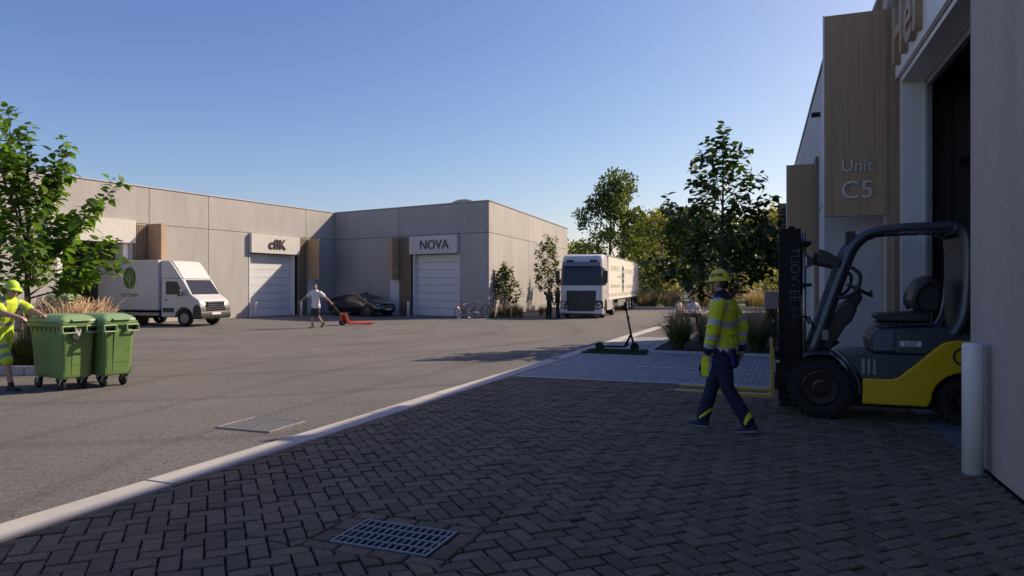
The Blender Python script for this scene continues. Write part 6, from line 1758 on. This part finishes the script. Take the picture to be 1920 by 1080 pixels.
    if badge:
        bd_ = [(-.13, 1.03), (.02, 1.03), (.025, .90), (.005, .85), (-.055, .825), (-.115, .85), (-.135, .90)]
        x0 = xf(.93) + .02
        o = MB().prism(bd_, x0, x0 + .028, axis='x').build('badge', M_GREY_C, t, .008)
        MB().prism([(-.075, 1.0), (-.035, .90), (-.020, .90), (.008, 1.0), (-.014, 1.0), (-.028, .935), (-.05, 1.0)], x0 + .028, x0 + .031, axis='x').build('badge_mark', M_PLATE, o)
    return t
G_B = 'green wheeled bins'
b1 = make_bin((-7.59, 11.71, 0), R(-30), 'green wheeled bin with dark badge, pushed by the refuse worker', True, G_B)
b2 = make_bin((-7.13, 12.10, 0), R(-31), 'green wheeled bin without badge, right of the badged one', False, G_B)
dup(b2, (-17.2, 26.6, 0), R(-20), 'green wheeled bin standing behind the plume grasses', G_B, 1.12)

# ------------------------------------------------------------------ pallet truck
PT = thing('pallet_truck', 'red hand pallet truck pulled across the yard', 'pallet truck', (-7.15, 29.65, 0), math.atan2(-.6, -.8))
M_RED = mat('pallet_red', (.55, .035, .018), .4, 0, .1); M_ORANGE = mat('pallet_orange', (.42, .085, .035), .4, 0, .1)
for s in (-1, 1):
    MB().prism([(-.10, .06), (-.10, .14), (-1.25, .11), (-1.30, .085), (-1.25, .05)], s * .19 - .085, s * .19 + .085).build('fork', M_RED, PT, .012)
    wheel(PT, (-1.05, s * .19, .05), .045, .07, M_RIMB, .5, name='fork_roller', bolts=0)
    wheel(PT, (.12, s * .07, .11), .11, .05, M_RIMW, .6, name='steer_wheel', bolts=0)
MB().prism([(-.12, .06), (-.12, .17), (.0, .52), (.10, .52), (.12, .46), (-.02, .06)], -.27, .27).build('frame', M_ORANGE, PT, .015)
MB().prism([(.02, .10), (.04, .44), (.20, .44), (.18, .12)], -.09, .09).build('pump', M_RED, PT, .02)
Mi = (Matrix.Translation((-7.15, 29.65, 0)) @ Matrix.Rotation(math.atan2(-.6, -.8), 4, 'Z')).inverted()
hnd = Mi @ Vector((-7.21, 27.72, .99)); ba = Vector((.13, 0, .40)); dd = (hnd - ba).normalized(); sd_ = dd.cross(Vector((0, 0, 1))).normalized()
MB().tube([ba, hnd - dd * .2], .02, 8).build('drawbar', M_GREY_C, PT, smooth=True)
hh_ = MB(); q = [hnd - dd * .2, hnd - dd * .12 + sd_ * .09, hnd + sd_ * .09, hnd + dd * .02, hnd - sd_ * .09, hnd - dd * .12 - sd_ * .09, hnd - dd * .2]
hh_.tube(q, .015, 8); hh_.build('handle', M_BLACK, PT, smooth=True)

# ------------------------------------------------------------------ kick scooter on its turf mat
tm_ = thing('turf_mat', 'dark green turf mat lying under the kick scooter', 'mat', (0, 0, 0))
tf = MB().prism([(1.74, 17.62), (3.30, 17.08), (3.60, 18.14), (2.17, 18.78)], -.002, .022, axis='z').build('mat_base', mat('turf', (.018, .05, .012), .95, 0, .4, 60, 1, 120), tm_, .006, seg=1)
tu = MB(); r = random.Random(3)
for k in range(2600):
    a, b = r.random(), r.random(); p = Vector((1.76, 17.64, .02)).lerp(Vector((3.28, 17.11, .02)), a).lerp(Vector((2.18, 18.74, .02)).lerp(Vector((3.56, 18.12, .02)), a), b)
    d = r.uniform(0, 6.28); o = Vector((math.cos(d), math.sin(d), 0)) * .008; tu.add([p - o, p + o, p + Vector((r.gauss(0, .012), r.gauss(0, .012), r.uniform(.015, .04)))], [(0, 1, 2)])
tu = tu.build('turf_pile', mat_leaf('turf_pile', (.025, .07, .015), .2), tm_); tu['kind'] = 'stuff'
SC = thing('kick_scooter', 'black electric kick scooter standing on the turf mat', 'scooter', (2.28, 18.05, .024), R(-9))
for x in (0, .90): wheel(SC, (x, 0, .11), .11, .05, M_RIMB, .6, name='wheel', bolts=0, dish=.2)
MB().prism([(.08, .10), (.08, .135), (.62, .135), (.74, .20), (.76, .165), (.64, .09)], -.075, .075).build('deck', M_MAST, SC, .012)
MB().prism(arc(0, .11, .135, 40, 175, 8) + arc(0, .11, .122, 40, 175, 8)[::-1], -.035, .035).build('mudguard', M_MAST, SC)
MB().tube([(.66, 0, .14), (.80, 0, .42)], .03, 8).build('neck_tube', M_MAST, SC, smooth=True)
MB().tube([(.90, 0, .11), (.84, 0, .30), (.80, 0, .46), (.655, 0, 1.22)], [.022, .03, .028, .022], 10).build('stem', M_MAST, SC, smooth=True)
MB().tube([(.64, -.24, 1.24), (.655, 0, 1.23), (.64, .24, 1.24)], .016, 8).build('handlebar', M_MAST, SC, smooth=True)
for s in (-1, 1): MB().tube([(.64, s * .24, 1.24), (.635, s * .32, 1.24)], .021, 8).build('grip', M_RUBBER, SC, smooth=True)
MB().ell((.74, 0, .86), (.03, .03, .05), 10, 7).build('headlight', M_PLASTIC, SC)
MB().tube([(.40, .08, .12), (.44, .20, .01)], .008, 6).build('kickstand', M_STEEL, SC)

# ------------------------------------------------------------------ bicycles
def bicycle(loc, rz, label, m):
    t = thing('bicycle', label, 'bicycle', loc, rz, 'bicycles by the corner of the NOVA hall')
    for x in (-.5, .5):
        w = MB(); w.tube([(x + .31 * math.cos(2 * PI * k / 28), 0, .33 + .31 * math.sin(2 * PI * k / 28)) for k in range(29)], .02, 8, cap=False); wo = w.build('wheel', M_TYRE, t, smooth=True)
        rm = MB(); rm.tube([(x + .275 * math.cos(2 * PI * k / 28), 0, .33 + .275 * math.sin(2 * PI * k / 28)) for k in range(29)], .013, 6, cap=False)
        for k in range(18): a = 2 * PI * k / 18; rm.tube([(x, .015 * (-1) ** k, .33), (x + .27 * math.cos(a), 0, .33 + .27 * math.sin(a))], .0025, 3)
        rm.lathe([(.02, -.03), (.02, .03)], 8, 'y', c=(x, 0, .33)); rm.build('rim', M_CHROME, wo, smooth=True)['kind'] = 'stuff'
    f = MB()
    for a, b in (((-.18, 0, .82), (-.06, 0, .30)), ((-.06, 0, .30), (.34, 0, .68)), ((-.15, 0, .72), (.32, 0, .76)), ((.32, 0, .80), (.36, 0, .62)), ((-.5, .04, .33), (-.06, .03, .30)), ((-.5, -.04, .33), (-.06, -.03, .30)), ((-.5, .04, .33), (-.15, .02, .70)), ((-.5, -.04, .33), (-.15, -.02, .70))): f.cap(a, b, .017, .017, 8)
    f.build('frame', m, t, smooth=True)['kind'] = 'stuff'
    g = MB(); g.tube([(.36, .04, .62), (.44, .05, .5), (.5, .05, .33)], .013, 6); g.tube([(.36, -.04, .62), (.44, -.05, .5), (.5, -.05, .33)], .013, 6); g.build('fork', M_CHROME, t, smooth=True)['kind'] = 'stuff'
    MB().prism([(-.33, .84), (-.30, .88), (-.05, .86), (-.02, .845), (-.10, .825)], -.055, .055).build('saddle', M_BLACK, t, .015)
    MB().tube([(.20, -.28, .90), (.30, -.2, .93), (.32, 0, .90), (.30, .2, .93), (.20, .28, .90)], .013, 8).build('handlebar', M_CHROME, t, smooth=True)
    c = MB(); c.lathe([(.09, -.045), (.09, -.04)], 18, 'y', c=(-.06, 0, .30)); c.tube([(-.06, -.05, .30), (.07, -.06, .20)], .01, 6); c.tube([(-.06, .05, .30), (-.19, .06, .40)], .01, 6); c.build('crank', M_STEEL, t)['kind'] = 'stuff'
bicycle((-2.42, 35.25, 0), R(58), 'dark red bicycle nearest the NOVA roller door', mat('bike_red', (.12, .02, .03), .35, 0, .05, coat=.3))
bicycle((-1.72, 35.55, 0), R(38), 'dull purple bicycle next to the grass tufts', mat('bike_purple', (.10, .06, .09), .35, 0, .05, coat=.3))

# ------------------------------------------------------------------ utility cabinet by the rear section
uc = thing('utility_cabinet', 'pale grey utility cabinet against the far end of the grey hall', 'cabinet', (9.05, 24.2, 0), R(70))
MB().bx(-.3, .3, -.2, .2, 0, .9).build('plinth', M_MAST, uc, .01); MB().bx(-.32, .32, -.22, .22, .901, 1.5).build('housing', M_COPING, uc, .015)
MB().bx(-.28, .28, .221, .232, .95, 1.45).build('door', M_PLATE, uc, .006)
